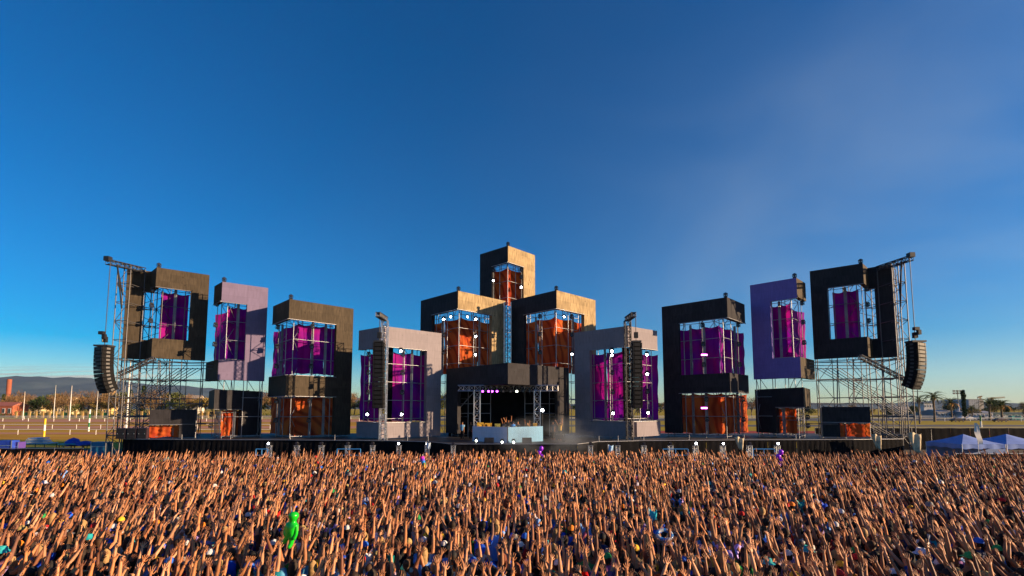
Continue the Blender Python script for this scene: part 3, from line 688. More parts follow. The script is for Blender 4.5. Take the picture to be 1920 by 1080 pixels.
# DJ booth
def booth():
    Yc = 44.4; zb = DECK; c = (X_at(952, Yc, 3), Yc); l = (X_at(886, 47.0, 3), 47.0); r = (X_at(1018, 47.0, 3), 47.0); zt = z_at(801, Yc)
    t = thing('dj_booth', 'wide angular DJ booth, lilac grey left front and right front coloured as if blue-lit', 'DJ booth', (*c, zb))
    def wall(a, b, m, nm):
        n = Vector((-(b[1] - a[1]), b[0] - a[0])).normalized() * .12
        L = math.dist(a, b)
        v = [(*a, zb), (*b, zb), (*b, zt), (*a, zt), (a[0] + n.x, a[1] + n.y, zb), (b[0] + n.x, b[1] + n.y, zb), (b[0] + n.x, b[1] + n.y, zt), (a[0] + n.x, a[1] + n.y, zt)]
        u = [(0, 0), (L, 0), (L, zt - zb), (0, zt - zb)]
        MB().add(v, [(0, 1, 2, 3), (5, 4, 7, 6), (1, 5, 6, 2), (4, 0, 3, 7), (3, 2, 6, 7), (4, 5, 1, 0)], [u] * 6).build(nm, m, t)
    g = .03
    wall(l, (c[0] - g, c[1] + .01), M['booth_grey'], 'left_front'); wall((c[0] + g, c[1] + .01), r, M['booth_light_tint'], 'right_front')
    pipe('corner_post', (c[0], c[1], zb), (c[0], c[1], zt + .02), .045, M['steel'], t)
    MB().add([(l[0], l[1] + .2, zt - .12), (c[0], c[1] + .25, zt - .12), (r[0], r[1] + .2, zt - .12), (c[0], c[1] + 3.4, zt - .12), (l[0], l[1] + .2, zt - .2), (c[0], c[1] + .25, zt - .2), (r[0], r[1] + .2, zt - .2), (c[0], c[1] + 3.4, zt - .2)],
             [(0, 1, 2, 3), (7, 6, 5, 4), (0, 4, 5, 1), (1, 5, 6, 2), (2, 6, 7, 3), (3, 7, 4, 0)]).build('table_top', M['blk'], t)
    return zt
bzt = booth()
for i, px in enumerate((893, 941.5, 963, 1057)):
    p = P(px, (827, 829.5, 829.5, 832)[i], 43.2 if i < 3 else 46.2)
    q = ['before the outer left end of the DJ booth', 'just left of the DJ booth corner', 'just right of the DJ booth corner', 'beside the booth on the right']
    moving_head((p.x, p.y, DECK - .1 if 0 else p.z - .1), f'round floor light shining white {q[i]}', 'warm', sc=.75, group='floor lights at the deck front', flip=False)
def wedge(px, label, k):
    p = P(px, 829, 43.9); x, y = p.x, p.y
    t = thing('floor_monitor', label, 'loudspeaker', (x, y, DECK), 'floor monitors before the booth')
    s = .42
    v = [(x - s, y - .28, DECK + .004), (x + s, y - .28, DECK + .004), (x + s, y + .3, DECK + .004), (x - s, y + .3, DECK + .004), (x - s, y - .2, DECK + .15), (x + s, y - .2, DECK + .15), (x + s, y + .22, DECK + .5), (x - s, y + .22, DECK + .5)]
    MB().add(v, [(3, 2, 1, 0), (0, 1, 5, 4), (4, 5, 6, 7), (7, 6, 2, 3), (1, 2, 6, 5), (0, 4, 7, 3)]).build('cabinet', M['blk'], t)
    MB().add([(x - s * .85, y - .19, DECK + .19), (x + s * .85, y - .19, DECK + .19), (x + s * .85, y + .17, DECK + .49), (x - s * .85, y + .17, DECK + .49)], [(0, 1, 2, 3)]).build('grille', M['mesh'], t)
wedge(917, 'black wedge monitor on the deck before the lilac booth front', 0); wedge(988, 'black wedge monitor on the deck before the blue booth front', 1)
# yellow boxes and gear behind the booth
for i, (px, w, h, col) in enumerate([(901, .55, .42, (0.75, .45, .05)), (909, .5, .3, (.6, .33, .04)), (916, .6, .36, (.75, .42, .04)), (933, .5, .3, (.55, .5, .12)), (1003, .4, .35, (.7, .4, .06))]):
    p = P(px, 798, 47.2); z = bzt - .12
    mb = MB().box((p.x, 46.9, z + h / 2), (w, .4, h)).box((p.x, 46.9, z + h + .02), (w * 1.06, .44, .05)).box((p.x, 46.68, z + h * .5), (w * .3, .03, .06))
    d = ['tallest yellow equipment case at the left end of the booth', 'low brown case between two yellow ones on the booth', 'yellow equipment case with lid on the left of the booth', 'olive case nearest the DJ on the booth', 'small yellow case at the right truss leg on the booth']
    tag(mb.build('equipment_case', mat('case_paint', col, .5, noise=.2)), d[i], 'case', 'cases on the DJ booth table')
for i, (px) in enumerate((944, 952.5, 966)):
    x = X_at(px, 46.6, 3.8); z = bzt - .12
    t = thing('dj_player', ['black DJ player at the left of the mixer', 'black DJ mixer in the middle of the booth', 'black DJ player at the right of the mixer'][i], 'DJ equipment', (x, 46.3, z), 'DJ decks on the booth')
    MB().box((x, 46.3, z + .06), (.34, .42, .12)).build('casing', M['blk'], t)
    MB().tube([(x, 46.25, z + .12), (x, 46.25, z + .14)], .13, 16).build('jog_wheel', M['galv'], t)

# ------------------------------------------------------------------ loudspeaker wings at both ends
def pa_wing(side):
    L = side < 0; who = 'left' if L else 'right'
    t = thing('scaffold_tower', f'high galvanised scaffold tower at the {who} end, its arm holding the curved loudspeakers', 'scaffold tower', (X_at(215 if L else 1695, 51, 2), 51, 0), 'scaffold towers at the stage ends')
    xa, xb = (X_at(208, 50.2, 9), X_at(233, 50.2, 9)) if L else (X_at(1684, 50.2, 9), X_at(1709, 50.2, 9))
    zt = z_at(500 if L else 497, 51); ys = (50.2, 52.2, 54.2); xs = (xa, (xa + xb) / 2, xb); out = xa if L else xb; s = -1 if L else 1
    for i, x in enumerate(xs):
        for j, y in enumerate(ys):
            pipe('standard', (x, y, 0), (x, y, zt), .05, M['tube_dark'], t)
    nl = 10; zs = [.3 + (zt - .4) * i / nl for i in range(nl + 1)]
    for k, z in enumerate(zs):
        for x in xs: pipe('ledger', (x, ys[0], z), (x, ys[-1], z), .035, M['tube_dark'], t)
        for y in ys: pipe('transom', (xs[0], y, z + .07), (xs[-1], y, z + .07), .035, M['tube_dark'], t)
        if k < nl:
            for y in (ys[0], ys[2]):
                e = (xs[0], xs[2]) if k % 2 else (xs[2], xs[0]); pipe('brace', (e[0], y, z), (e[1], y, zs[k + 1]), .03, M['tube_dark'], t)
            e = (ys[0], ys[2]) if k % 2 else (ys[2], ys[0]); pipe('brace', (out, e[0], z), (out, e[1], zs[k + 1]), .03, M['tube_dark'], t)
    # long horizontal ledgers and raking tubes under the highest frame
    xin = X_at(392 if L else 1530, 51, 8)
    for py in (678, 684, 690, 712, 757, 795):
        for y in ((50.9, 53.3) if py > 700 else (52,)):
            pipe('long_ledger', (xs[0] if not L else xs[2], y, z_at(py, 51)), (xin, y, z_at(py, 51)), .04, M['tube_dark'], t)
    for k in range(6):
        px0, px1 = (212 + 3 * k, 335 + 9 * k) if L else (1700 - 3 * k, 1575 - 9 * k)
        y = 50.2 + .5 * k
        pipe('raking_tube', P(px0, 775 + 1.5 * k, y), P(px1, 690, y), .035, M['tube_dark'], t)
    for k in range(5):
        px0, px1 = (215 + 6 * k, 322 + 12 * k) if L else (1690 - 6 * k, 1588 - 12 * k)
        y = 50.5 + .6 * k
        pipe('raking_tube', P(px0, 822, y), P(px1, 760, y), .035, M['tube_dark'], t)
    a, b = (P(221, 703, 50.6), P(290, 672, 50.6)) if L else (P(1697, 712, 50.6), P(1612, 668, 50.6))
    truss('raking_truss', a, b, .35, t, M['tube_dark'])
    for k, px in enumerate((262, 300, 318) if L else (1570, 1600, 1655)):
        y = 52.6; pipe('tall_standard', P(px, 832, y), P(px, 674, y), .055, M['tube_dark'], t)
    # cantilever
    tip = P(202, 491, 47.6) if L else P(1708, 484, 47.6)
    root = Vector((xs[2] if L else xs[0], 52.0, zt - .1))
    truss('arm_beam', root, tip, .45, t, M['steel'])
    pipe('arm_strut', Vector((xs[1], 50.2, zt - 3.2)), tip + Vector((-s * .6, .4, -.2)), .07, M['steel'], t)
    pipe('arm_strut', Vector((xs[1], 50.2, zt - 4.6)), tip + Vector((-s * .5, .6, -.2)), .07, M['steel'], t)
    MB().box(tip + Vector((0, 0, .3)), (.5, .5, .45)).build('beam_hoist', M['blk'], t)
    Yt = tip.y; px = 196 if L else 1717
    top = (X_at(px, Yt, 11), Yt, z_at(651 if L else 643, Yt))
    line_array(top, 1.5, 4.35 if L else 4.4, 12, f'curved black loudspeaker column hanging at the {who} end of the stage', -.45 if L else .45, curve=.20, depth=1.0, tipz=tip.z)
    # motor block over the array
    m = thing('rigging_block', f'small black rigging block on the chain above the curved {who} loudspeakers', 'rigging', (top[0], Yt, top[2] + .9))
    MB().box((top[0] - .1, Yt - .3, top[2] + 1.35), (.45, .35, .3)).box((top[0] + .15, Yt - .3, top[2] + 1.0), (.28, .3, .45)).tube([(top[0], Yt - .3, top[2] + .5), (top[0], Yt - .3, top[2] + 1.3)], .06, 6).build('hook_block', M['blk'], m)
pa_wing(-1); pa_wing(1)
# amplifier racks at the left end
for i in range(3):
    px = 216 + 20 * i; a = P(px, 822, 49.7); x0, x1 = a.x, X_at(px + 18.5, 49.7, 3)
    t = thing('amplifier_rack', ['black amplifier rack at the very left end of the deck', 'middle one of the three black amplifier racks', 'black amplifier rack nearest the lowest charcoal frame'][i], 'rack', (x0, 49.8, DECK), 'amplifier racks at the left deck end')
    h = 1.05; w = x1 - x0; cx = (x0 + x1) / 2
    MB().box((cx, 50.1, DECK + h / 2 + .05), (w, .7, h)).build('case', mat('rack_black', (.03, .02, .03), .4), t)
    for j in range(4):
        MB().box((cx, 49.74, DECK + .18 + .25 * j), (w * .86, .02, .2)).build('amplifier', M['mesh'], t)
    for sx in (-.32, .32): MB().box((cx + sx * w, 49.72, DECK + .55), (.05, .03, .09)).build('latch', M['alu'], t)
# canvas covers hanging over the deck edge
def cover(px, py0, py1, w, Y, label):
    a, b = P(px, py0, Y), P(px, py1, Y); vs = []; NU, NZ = 10, 8; W = w * 1.35 / F * Y
    for j in range(NZ + 1):
        q = j / NZ; z = a.z + (b.z - a.z) * q; ww = W * (1 - .62 * q ** 1.6)
        for i in range(NU + 1):
            u = i / NU; vs.append((a.x + (u - .5) * ww + .12 * q * W, Y - .12 - .14 * math.sin(u * 9 + q * 2) - .25 * math.sin(math.pi * u), z + .1 * math.sin(u * 6)))
    fs = [(j * (NU + 1) + i, j * (NU + 1) + i + 1, (j + 1) * (NU + 1) + i + 1, (j + 1) * (NU + 1) + i) for j in range(NZ) for i in range(NU)]
    o = MB().add(vs, fs).build('canvas_cover', M['beige'], None, True)
    so_ = o.modifiers.new('thick', 'SOLIDIFY'); so_.thickness = .03
    tag(o, label, 'canvas', 'canvas covers on the deck front')
cover(1640, 815, 842, 13, 48.6, 'small beige canvas hanging over the deck front under the orange low frame')
cover(1711, 812, 850, 18, 47.5, 'largest beige canvas cover tapering down beside the right scaffold tower')
cover(1384, 820, 843, 12, 46.8, 'crumpled beige canvas on the deck front below the right two storey frame')

# ------------------------------------------------------------------ pit: barrier, light posts
def barrier():
    Y = 36.2; xs = np.arange(-44, 45, 2.2); 
    t = thing('crowd_barrier', 'long black cloth covered barrier between the crowd and the stage', 'barrier', (0, Y, 0))
    for a, b in zip(xs, xs[1:]):
        MB().box(((a + b) / 2, Y, .62), (b - a - .03, .06, 1.2)).build('panel', M['cloth_black'], t)
        pipe('post', (a, Y, 0), (a, Y, 1.3), .03, M['galv'], t)
barrier()
def side_fence(x0, x1, Y, h, name, label, bw=2.4, mk='cloth_black', postcol='galv'):
    t = thing(name, label, 'fence', (x0, Y, 0)); n = max(1, round(abs(x1 - x0) / bw))
    for i in range(n):
        a, b = x0 + (x1 - x0) * i / n, x0 + (x1 - x0) * (i + 1) / n; vs = []; NU = 8
        for z in (.03, h / 2, h):
            for u in range(NU + 1): vs.append((a + (b - a) * (u / NU * .985 + .007), Y - .05 + .03 * math.sin(u * 1.9 + i + z), z - (.03 * math.sin(u / NU * math.pi) if z == h else 0)))
        fs = [(r * (NU + 1) + u, r * (NU + 1) + u + 1, (r + 1) * (NU + 1) + u + 1, (r + 1) * (NU + 1) + u) for r in range(2) for u in range(NU)]
        MB().add(vs, fs).build('panel', M[mk], t, True)
        pipe('post', (a, Y, 0), (a, Y, h + .05), .035, M[postcol], t)
    pipe('top_rail', (x0, Y, h + .02), (x1, Y, h + .02), .03, M[postcol], t)
side_fence(-52, -35.5, 41.5, z_at(841, 41.5), 'screen_fence', 'dark green screened fence at the left behind the crowd')
M['green_cloth'] = M['cloth_black']
side_fence(37, 70, 61, z_at(802.5, 61), 'screen_fence', 'high black fence behind the blue tents on the right')
side_fence(38.5, 52, 43.5, z_at(851, 43.5), 'screen_fence', 'lower black fence between the crowd and the blue tents')
for i, px in enumerate((505, 557, 603, 652, 699, 748, 801, 850, 1107, 1158, 1207, 1257, 1304, 1355, 1405, 1457)):
    Y = 42.2 if i not in (7, 8) else 41.6; lit = i in (0, 5, 6, 12, 13, 15); p = P(px, 834, Y)
    where = ('left' if px < 960 else 'right')
    k = ['outermost', 'second', 'third', 'fourth', 'fifth', 'sixth', 'seventh', 'innermost'][i if i < 8 else 15 - i]
    t = thing('light_totem', f'short pit lattice post, {k} of {where} row, {"lit" if lit else "unlit"} light on top', 'light post', (p.x, Y, 0), 'short light posts in the pit')
    truss('lattice', (p.x, Y, 0), (p.x, Y, p.z - .1), .3, t, M['alu'], r=.02, cr=.03)
    MB().box((p.x, Y, p.z - .07), (.42, .42, .04)).build('top_plate', M['galv'], t)
    MB().tube([(p.x, Y + .1, p.z + .12), (p.x, Y - .12, p.z + .12), (p.x, Y - .16, p.z + .12)], [.12, .14, .13], 10).box((p.x, Y, p.z), (.2, .2, .1)).build('lamp_housing', M['blk'], t)
    MB().tube([(p.x, Y - .165, p.z + .12), (p.x, Y - .185, p.z + .12)], .085, 10).build('lamp', M['lit' if lit else 'lens'], t)
M['blue'] = mat('blue_paint', (.04, .22, .55), .4)
for i, (x0, x1, d) in enumerate([(632, 676, 'between the third and fourth light posts'), (1243, 1290, 'beside the light posts right of the grey frame'), (480, 502, 'at the outer end of the left light posts'), (1412, 1452, 'at the outer end of the right light posts')]):
    Y = 41.0; a, b = P(x0, 842, Y), P(x1, 842, Y)
    t = thing('guard_rail', f'light blue pit rail {d}', 'railing', (a.x, Y, 0), 'blue rails in the pit')
    pipe('rail', a, b, .04, M['blue'], t); pipe('rail', a - Vector((0, 0, .5)), b - Vector((0, 0, .5)), .03, M['blue'], t)
    for q in (a, (a + b) / 2, b): pipe('post', (q.x, Y, 0), q, .035, M['blue'], t)

# ------------------------------------------------------------------ people
def adir(s, el, az): 
    el, az = R(el), R(az); return Vector((s * math.sin(az) * math.cos(el), math.cos(az) * math.cos(el), math.sin(el)))
POSES = [  # (left arm, right arm): upper (elevation, azimuth out), fore (elevation, azimuth), hand
    (((64, 14), (72, 4), 'open'), ((60, 10), (70, 2), 'open')),
    (((52, 42), (66, 30), 'open'), ((50, 40), (64, 28), 'open')),
    (((-80, 30), (-60, 10), 'fist'), ((66, 10), (74, 0), 'open')),
    (((68, 12), (72, 4), 'open'), ((-78, 30), (-50, 0), 'fist')),
    (((52, 44), (62, -58), 'open'), ((52, 44), (62, -58), 'open')),
    (((10, 20), (70, -20), 'fist'), ((66, 8), (80, 0), 'fist')),
    (((38, 12), (48, 4), 'open'), ((34, 8), (46, 0), 'point')),
    (((44, 34), (82, 10), 'open'), ((58, 16), (60, 6), 'open')),
]
POSE_TXT = ['both arms stretched up', 'arms spread in a wide V', 'only the right arm up', 'only the left arm up', 'hands joined overhead', 'right fist punched up', 'arms reaching forward', 'elbow bent, other arm straight']
def skeleton(pose, var=0):
    J = {}; J['arms'] = []
    for s, a in zip((-1, 1), POSES[pose]):
        up, fo, hand = a; j = 17 * math.sin(pose * 3.1 + var * 2.3 + s * 1.7)
        d1 = adir(s, up[0] + (j if up[0] > 0 else 0), up[1] + j * .5); d2 = adir(s, fo[0] + j * .5, fo[1] - j)
        sh = Vector((s * .175, 0, 1.42 + (.045 if up[0] > 20 else 0)))
        el = sh + d1 * .29; wr = el + d2 * .26; J['arms'].append((s, sh, el, wr, d2, hand))
    return J
def hand_parts(s, wr, d, kind, n=4, fingers=True):
    """palm and five fingers as tubes; d is the forearm direction"""
    side = d.cross(Vector((0, 1, 0.2))).normalized(); 
    if side.length < .1: side = Vector((1, 0, 0))
    nrm = side.cross(d).normalized()
    out = [([wr, wr + d * .05, wr + d * .10], [(.026, .018), (.042, .016), (.040, .014)], max(n, 5))]
    if not fingers:
        out[0] = ([wr, wr + d * .07, wr + d * .18], [(.026, .02), (.055, .022), (.03, .012)], n); return out
    for k in range(4):
        f = (k - 1.5); spread = .26 if kind == 'open' else .03
        b = wr + d * .095 + side * f * .024
        fd = (d + side * f * spread).normalized(); ln = (.070, .084, .079, .062)[k] * (1 if s > 0 else 1)
        if kind == 'fist' or (kind == 'point' and k > 1):
            out.append(([b, b + fd * .025 + nrm * .012, b - fd * .005 + nrm * .036], [.011, .010, .009], n))
        else: out.append(([b, b + fd * ln * .5, b + fd * ln + nrm * .012], [.0105, .0095, .007], n))
    tb = wr + d * .035 - side * s * .035; td = (d * .75 - side * s * .75).normalized()
    out.append(([tb, tb + td * .035, tb + td * .06 + d * .012], [.013, .012, .008], n))
    return out
def head_skin(mb, n, z0=0.0):
    mb.tube([(0, .015, 1.49), (0, .02, 1.55), (0, .03, 1.585), (0, .022, 1.63), (0, .012, 1.685), (0, .005, 1.735)], [(.052, .055), (.05, .062), (.062, .085), (.074, .096), (.074, .095), (.045, .06)], n)
def hair_mesh(mb, kind, n):
    if kind == 'short': mb.tube([(0, -.025, 1.58), (0, -.022, 1.64), (0, -.012, 1.70), (0, -.008, 1.75), (0, -.008, 1.772)], [(.062, .062), (.084, .088), (.085, .099), (.060, .074), (.02, .02)], n)
    elif kind == 'long': mb.tube([(0, -.07, 1.32), (0, -.075, 1.45), (0, -.04, 1.58), (0, -.022, 1.66), (0, -.012, 1.72), (0, -.01, 1.775)], [(.075, .03), (.098, .045), (.094, .082), (.090, .096), (.078, .09), (.02, .02)], n)
    elif kind == 'bun': hair_mesh(mb, 'short', n); mb.tube([(0, -.08, 1.74), (0, -.10, 1.78), (0, -.09, 1.82)], [.03, .042, .02], max(5, n - 2))
    elif kind == 'cap':
        mb.tube([(0, 0, 1.665), (0, -.002, 1.71), (0, -.004, 1.755), (0, -.004, 1.782)], [(.088, .105), (.089, .104), (.062, .076), (.015, .015)], n)
        mb.tube([(0, .085, 1.672), (0, .16, 1.662), (0, .19, 1.655)], [(.070, .008), (.062, .007), (.03, .005)], max(6, n - 2))
    elif kind == 'bucket':
        mb.tube([(0, 0, 1.652), (0, 0, 1.668), (0, 0, 1.69), (0, 0, 1.755), (0, 0, 1.775)], [(.150, .165), (.122, .138), (.092, .106), (.078, .09), (.05, .06)], n)
def shirt_mesh(mb, J, n, sleeve=.5, grow=0.0):
    g = grow
    mb.tube([(0, 0, .90), (0, 0, 1.02), (0, 0, 1.18), (0, .005, 1.33), (0, 0, 1.42), (0, .005, 1.475), (0, .01, 1.495)], [(.170 + g, .118 + g), (.155 + g, .108 + g), (.162 + g, .112 + g), (.188 + g, .125 + g), (.178 + g, .105 + g), (.095 + g, .075 + g), (.062 + g, .060 + g)], n)
    for s, sh, el, wr, d, h in J['arms']:
        if sleeve > 0: mb.tube([sh - Vector((s * .07, 0, .05)), sh, sh.lerp(el, sleeve)], [.07 + g, .068 + g, .060 + g], max(5, n - 3))
def pants_mesh(mb, n, g=0.0, short=False):
    for s in (-1, 1):
        e = .42 if short else .09
        mb.tube([(s * .085, 0, .94), (s * .10, .01, .78), (s * .105, .02, .50), (s * .11, 0, e)], [(.095 + g, .105 + g), (.088 + g, .095 + g), (.062 + g, .068 + g), (.050 + g, .055 + g)], n)

def skin_body(pose, var):
    J = skeleton(pose, var); v, e, r = [], [], []
    def add(p, rad, par):
        v.append(tuple(p)); r.append(rad if hasattr(rad, '__len__') else (rad, rad)); i = len(v) - 1
        if par is not None: e.append((par, i))
        return i
    pel = add((0, 0, .96), (.135, .10), None); ab = add((0, 0, 1.12), (.125, .09), pel); ch = add((0, 0, 1.30), (.145, .10), ab); ub = add((0, 0, 1.43), (.10, .08), ch)
    nk = add((0, .012, 1.50), .05, ub); n2 = add((0, .02, 1.56), .056, nk); hd = add((0, .022, 1.63), (.078, .092), n2); h2 = add((0, .012, 1.70), (.074, .088), hd)
    for s in (-1, 1):
        hp = add((s * .09, 0, .88), .085, pel); kn = add((s * .105, .02, .50), .055, hp); an = add((s * .11, 0, .10), .038, kn); add((s * .12, .14, .045), .036, an)
    for s, sh, el, wr, d, hand in J['arms']:
        a = add(sh, .055, ub); b = add(sh.lerp(el, .5), .047, a); c = add(el, .038, b); c2 = add(el.lerp(wr, .35), .040, c); w = add(wr, .026, c2)
        prt = hand_parts(s, wr, d, hand); pm = add(wr + d * .06, (.036, .018), w)
        for k, (pts, rad, n) in enumerate(prt[1:]):
            prev = pm
            for p_, r_ in zip(pts, rad): prev = add(p_, r_ * .8, prev)
    me = bpy.data.meshes.new('b'); me.from_pydata(v, e, []); o = bpy.data.objects.new('b', me); C.objects.link(o)
    md = o.modifiers.new('s', 'SKIN'); md.use_smooth_shade = True
    for i, sv in enumerate(me.skin_vertices[0].data): sv.radius = r[i]; sv.use_root = (i == 0)
    sb = o.modifiers.new('u', 'SUBSURF'); sb.levels = 1; sb.render_levels = 1
    dg = bpy.context.evaluated_depsgraph_get(); out = bpy.data.meshes.new_from_object(o.evaluated_get(dg))
    bpy.data.objects.remove(o); 
    # ears and nose grow out of the head
    import bmesh
    bm = bmesh.new(); bm.from_mesh(out)
    mb = MB(); mb.tube([(0, .10, 1.655), (0, .128, 1.618), (0, .105, 1.605)], [.009, .016, .012], 6)
    for s in (-1, 1): mb.tube([(s * .072, .01, 1.60), (s * .084, .004, 1.635), (s * .076, .006, 1.665)], [(.008, .012), (.012, .022), (.008, .014)], 6)
    mb.tube([(-.024, .104, 1.578), (0, .112, 1.577), (.024, .104, 1.578)], [.006, .009, .006], 5)
    vs = [bm.verts.new(p) for p in mb.v]
    for f in mb.f: bm.faces.new([vs[i] for i in f])
    bm.to_mesh(out); bm.free(); out.shade_smooth(); out.name = 'body'
    out.materials.clear(); out.materials.append(M['skin']); return out
M['skin'] = info_mat('skin', .55, .12, spec=.35); M['shirt'] = info_mat('shirt_cloth', .85, .18, spec=.15, nscale=5); M['hair'] = info_mat('hair_and_hats', .7, .25, spec=.3, nscale=30); M['trousers'] = info_mat('trouser_cloth', .85, .2, spec=.15)
M['crowd'] = info_mat('crowd_colours', .7, .15, attr=True, spec=.25)
M['eye'] = mat('eye_dark', (.02, .015, .012), .3)
SKIN = [(.47, .195, .080), (.40, .155, .058), (.30, .11, .042), (.56, .27, .135), (.15, .05, .022), (.45, .18, .068), (.50, .23, .11), (.22, .08, .035)]
HAIRC = {'black': (.008, .007, .007), 'dark brown': (.025, .014, .008), 'brown': (.07, .035, .016), 'blond': (.36, .22, .09), 'auburn': (.16, .04, .015)}
SHIRTS = [('black', (.010, .010, .012), 24), ('charcoal', (.035, .035, .04), 10), ('navy', (.012, .02, .07), 10), ('white', (.62, .61, .60), 9), ('light grey', (.26, .26, .29), 6), ('pale blue', (.14, .32, .72), 8), ('royal blue', (.015, .09, .62), 8), ('red', (.50, .015, .015), 5), ('teal', (.015, .28, .30), 4), ('yellow', (.75, .45, .03), 2.5), ('orange', (.70, .17, .02), 2.5), ('pink', (.62, .16, .30), 2.5), ('lilac', (.34, .24, .58), 3), ('green', (.03, .26, .06), 2), ('khaki', (.24, .18, .09), 4), ('brown', (.10, .05, .03), 5)]
HEADS = [('short black hair', 'short', HAIRC['black'], 20), ('short dark brown hair', 'short', HAIRC['dark brown'], 18), ('short brown hair', 'short', HAIRC['brown'], 10), ('long black hair', 'long', HAIRC['black'], 8), ('long dark brown hair', 'long', HAIRC['dark brown'], 10), ('long brown hair', 'long', HAIRC['brown'], 6), ('long blond hair', 'long', HAIRC['blond'], 5), ('auburn long hair', 'long', HAIRC['auburn'], 2), ('a dark hair bun', 'bun', HAIRC['dark brown'], 4), ('a black cap', 'cap', (.01, .01, .012), 8), ('a white cap', 'cap', (.6, .6, .6), 4), ('a red cap', 'cap', (.55, .02, .02), 1.5), ('a blue cap', 'cap', (.02, .12, .55), 2.5), ('a green cap', 'cap', (.02, .30, .08), 1), ('a khaki cap', 'cap', (.35, .26, .10), 2), ('a grey bucket hat', 'bucket', (.22, .22, .22), 2), ('a white bucket hat', 'bucket', (.6, .57, .66), 2), ('a yellow cap', 'cap', (.75, .42, .03), 1), ('an orange cap', 'cap', (.75, .22, .02), 1), ('a teal bucket hat', 'bucket', (.02, .35, .38), 1), ('short blond hair', 'short', HAIRC['blond'], 3)]
SW = np.array([s[2] for s in SHIRTS], float); SW /= SW.sum(); HW = np.array([h[3] for h in HEADS], float); HW /= HW.sum()
PW = np.array([15, 9, 24, 20, 5, 9, 9, 9], float); PW /= PW.sum()
# standing places on a jittered grid, denser towards the stage
places = []
Y0c, Y1c = 7.0, 34.0; y = Y0c; row = 0
while y < Y1c:
    hw = 1.07 * (y + 1.5) + 1.0; st = .51; x = -hw + (row % 2) * st / 2
    while x < hw:
        if random.random() < .97: places.append((x + random.uniform(-.15, .15), y + random.uniform(-.17, .17)))
        x += st
    y += .50; row += 1
places = np.array(places); hd = (places[:, 0] / (places[:, 1] * CT + (1.7 - H) * ST)) * F + 960
def rowpx(Y, z): 
    a = math.atan((z - H) / Y) - TH; return PY - F * math.tan(a)
vis = (hd > -15) & (hd < 1935) & (places[:, 1] > 8.0)
order = np.lexsort((places[:, 1], ~vis)); ind = order[:300]; rest = order[300:]
bodies = {}
def get_body(pose, var):
    if (pose, var) not in bodies:
        J = skeleton(pose, var); sh = MB(); shirt_mesh(sh, J, 12, .5, .012); sl = MB(); shirt_mesh(sl, J, 12, .0, .008)
        bodies[(pose, var)] = (skin_body(pose, var), sh.data('tee_shirt', M['shirt'], True), sl.data('tank_top', M['shirt'], True))
    return bodies[(pose, var)]
hm = {}
for k in ('short', 'long', 'bun', 'cap', 'bucket'):
    mb = MB(); hair_mesh(mb, k, 12); hm[k] = mb.data('hair', M['hair'], True)
pm_ = MB(); pants_mesh(pm_, 10, .012); pants = pm_.data('trousers', M['trousers'], True)
em = MB()
for s in (-1, 1): em.tube([(s * .029 - .011, .098, 1.642), (s * .029, .107, 1.642), (s * .029 + .011, .098, 1.642)], [.003, .007, .003], 5)
eyes = em.data('eyes', M['eye'])
# people one can pick out in the photograph: picture position of the head, headgear, shirt
NOTABLE = [(690, 1042, 'a red cap', 'white'), (1135, 1038, 'a green cap', 'pink'), (1257, 1063, 'a white bucket hat', 'royal blue'), (398, 1057, 'a khaki cap', 'navy'), (1428, 1073, 'an orange cap', 'charcoal'), (1282, 1001, 'a blue cap', 'charcoal'), (220, 1019, 'a grey bucket hat', 'light grey'), (683, 1026, 'a khaki cap', 'brown'), (1075, 1076, 'short brown hair', 'red'), (262, 1016, 'short dark brown hair', 'pink'), (575, 1050, 'short black hair', 'yellow'), (1470, 1052, 'a white cap', 'lilac'), (1500, 1012, 'a teal bucket hat', 'navy'), (640, 1060, 'short brown hair', 'pale blue'), (1190, 1068, 'a black cap', 'yellow')]
ppx = hd[ind]; ppy = np.array([rowpx(places[i, 1], 1.68) for i in ind]); force = {}
for nx, ny, hh, ss in NOTABLE:
    d = (ppx - nx) ** 2 + (ppy - ny) ** 2 * 1.0
    for k in np.argsort(d):
        if int(k) not in force: force[int(k)] = (hh, ss); break
combos = set(); GP = 'people in the rear rows of the crowd'; NAMEH = [h[0] for h in HEADS]; NAMES = [s[0] for s in SHIRTS]
seq = sorted(range(300), key=lambda k: 0 if k in force else 1)
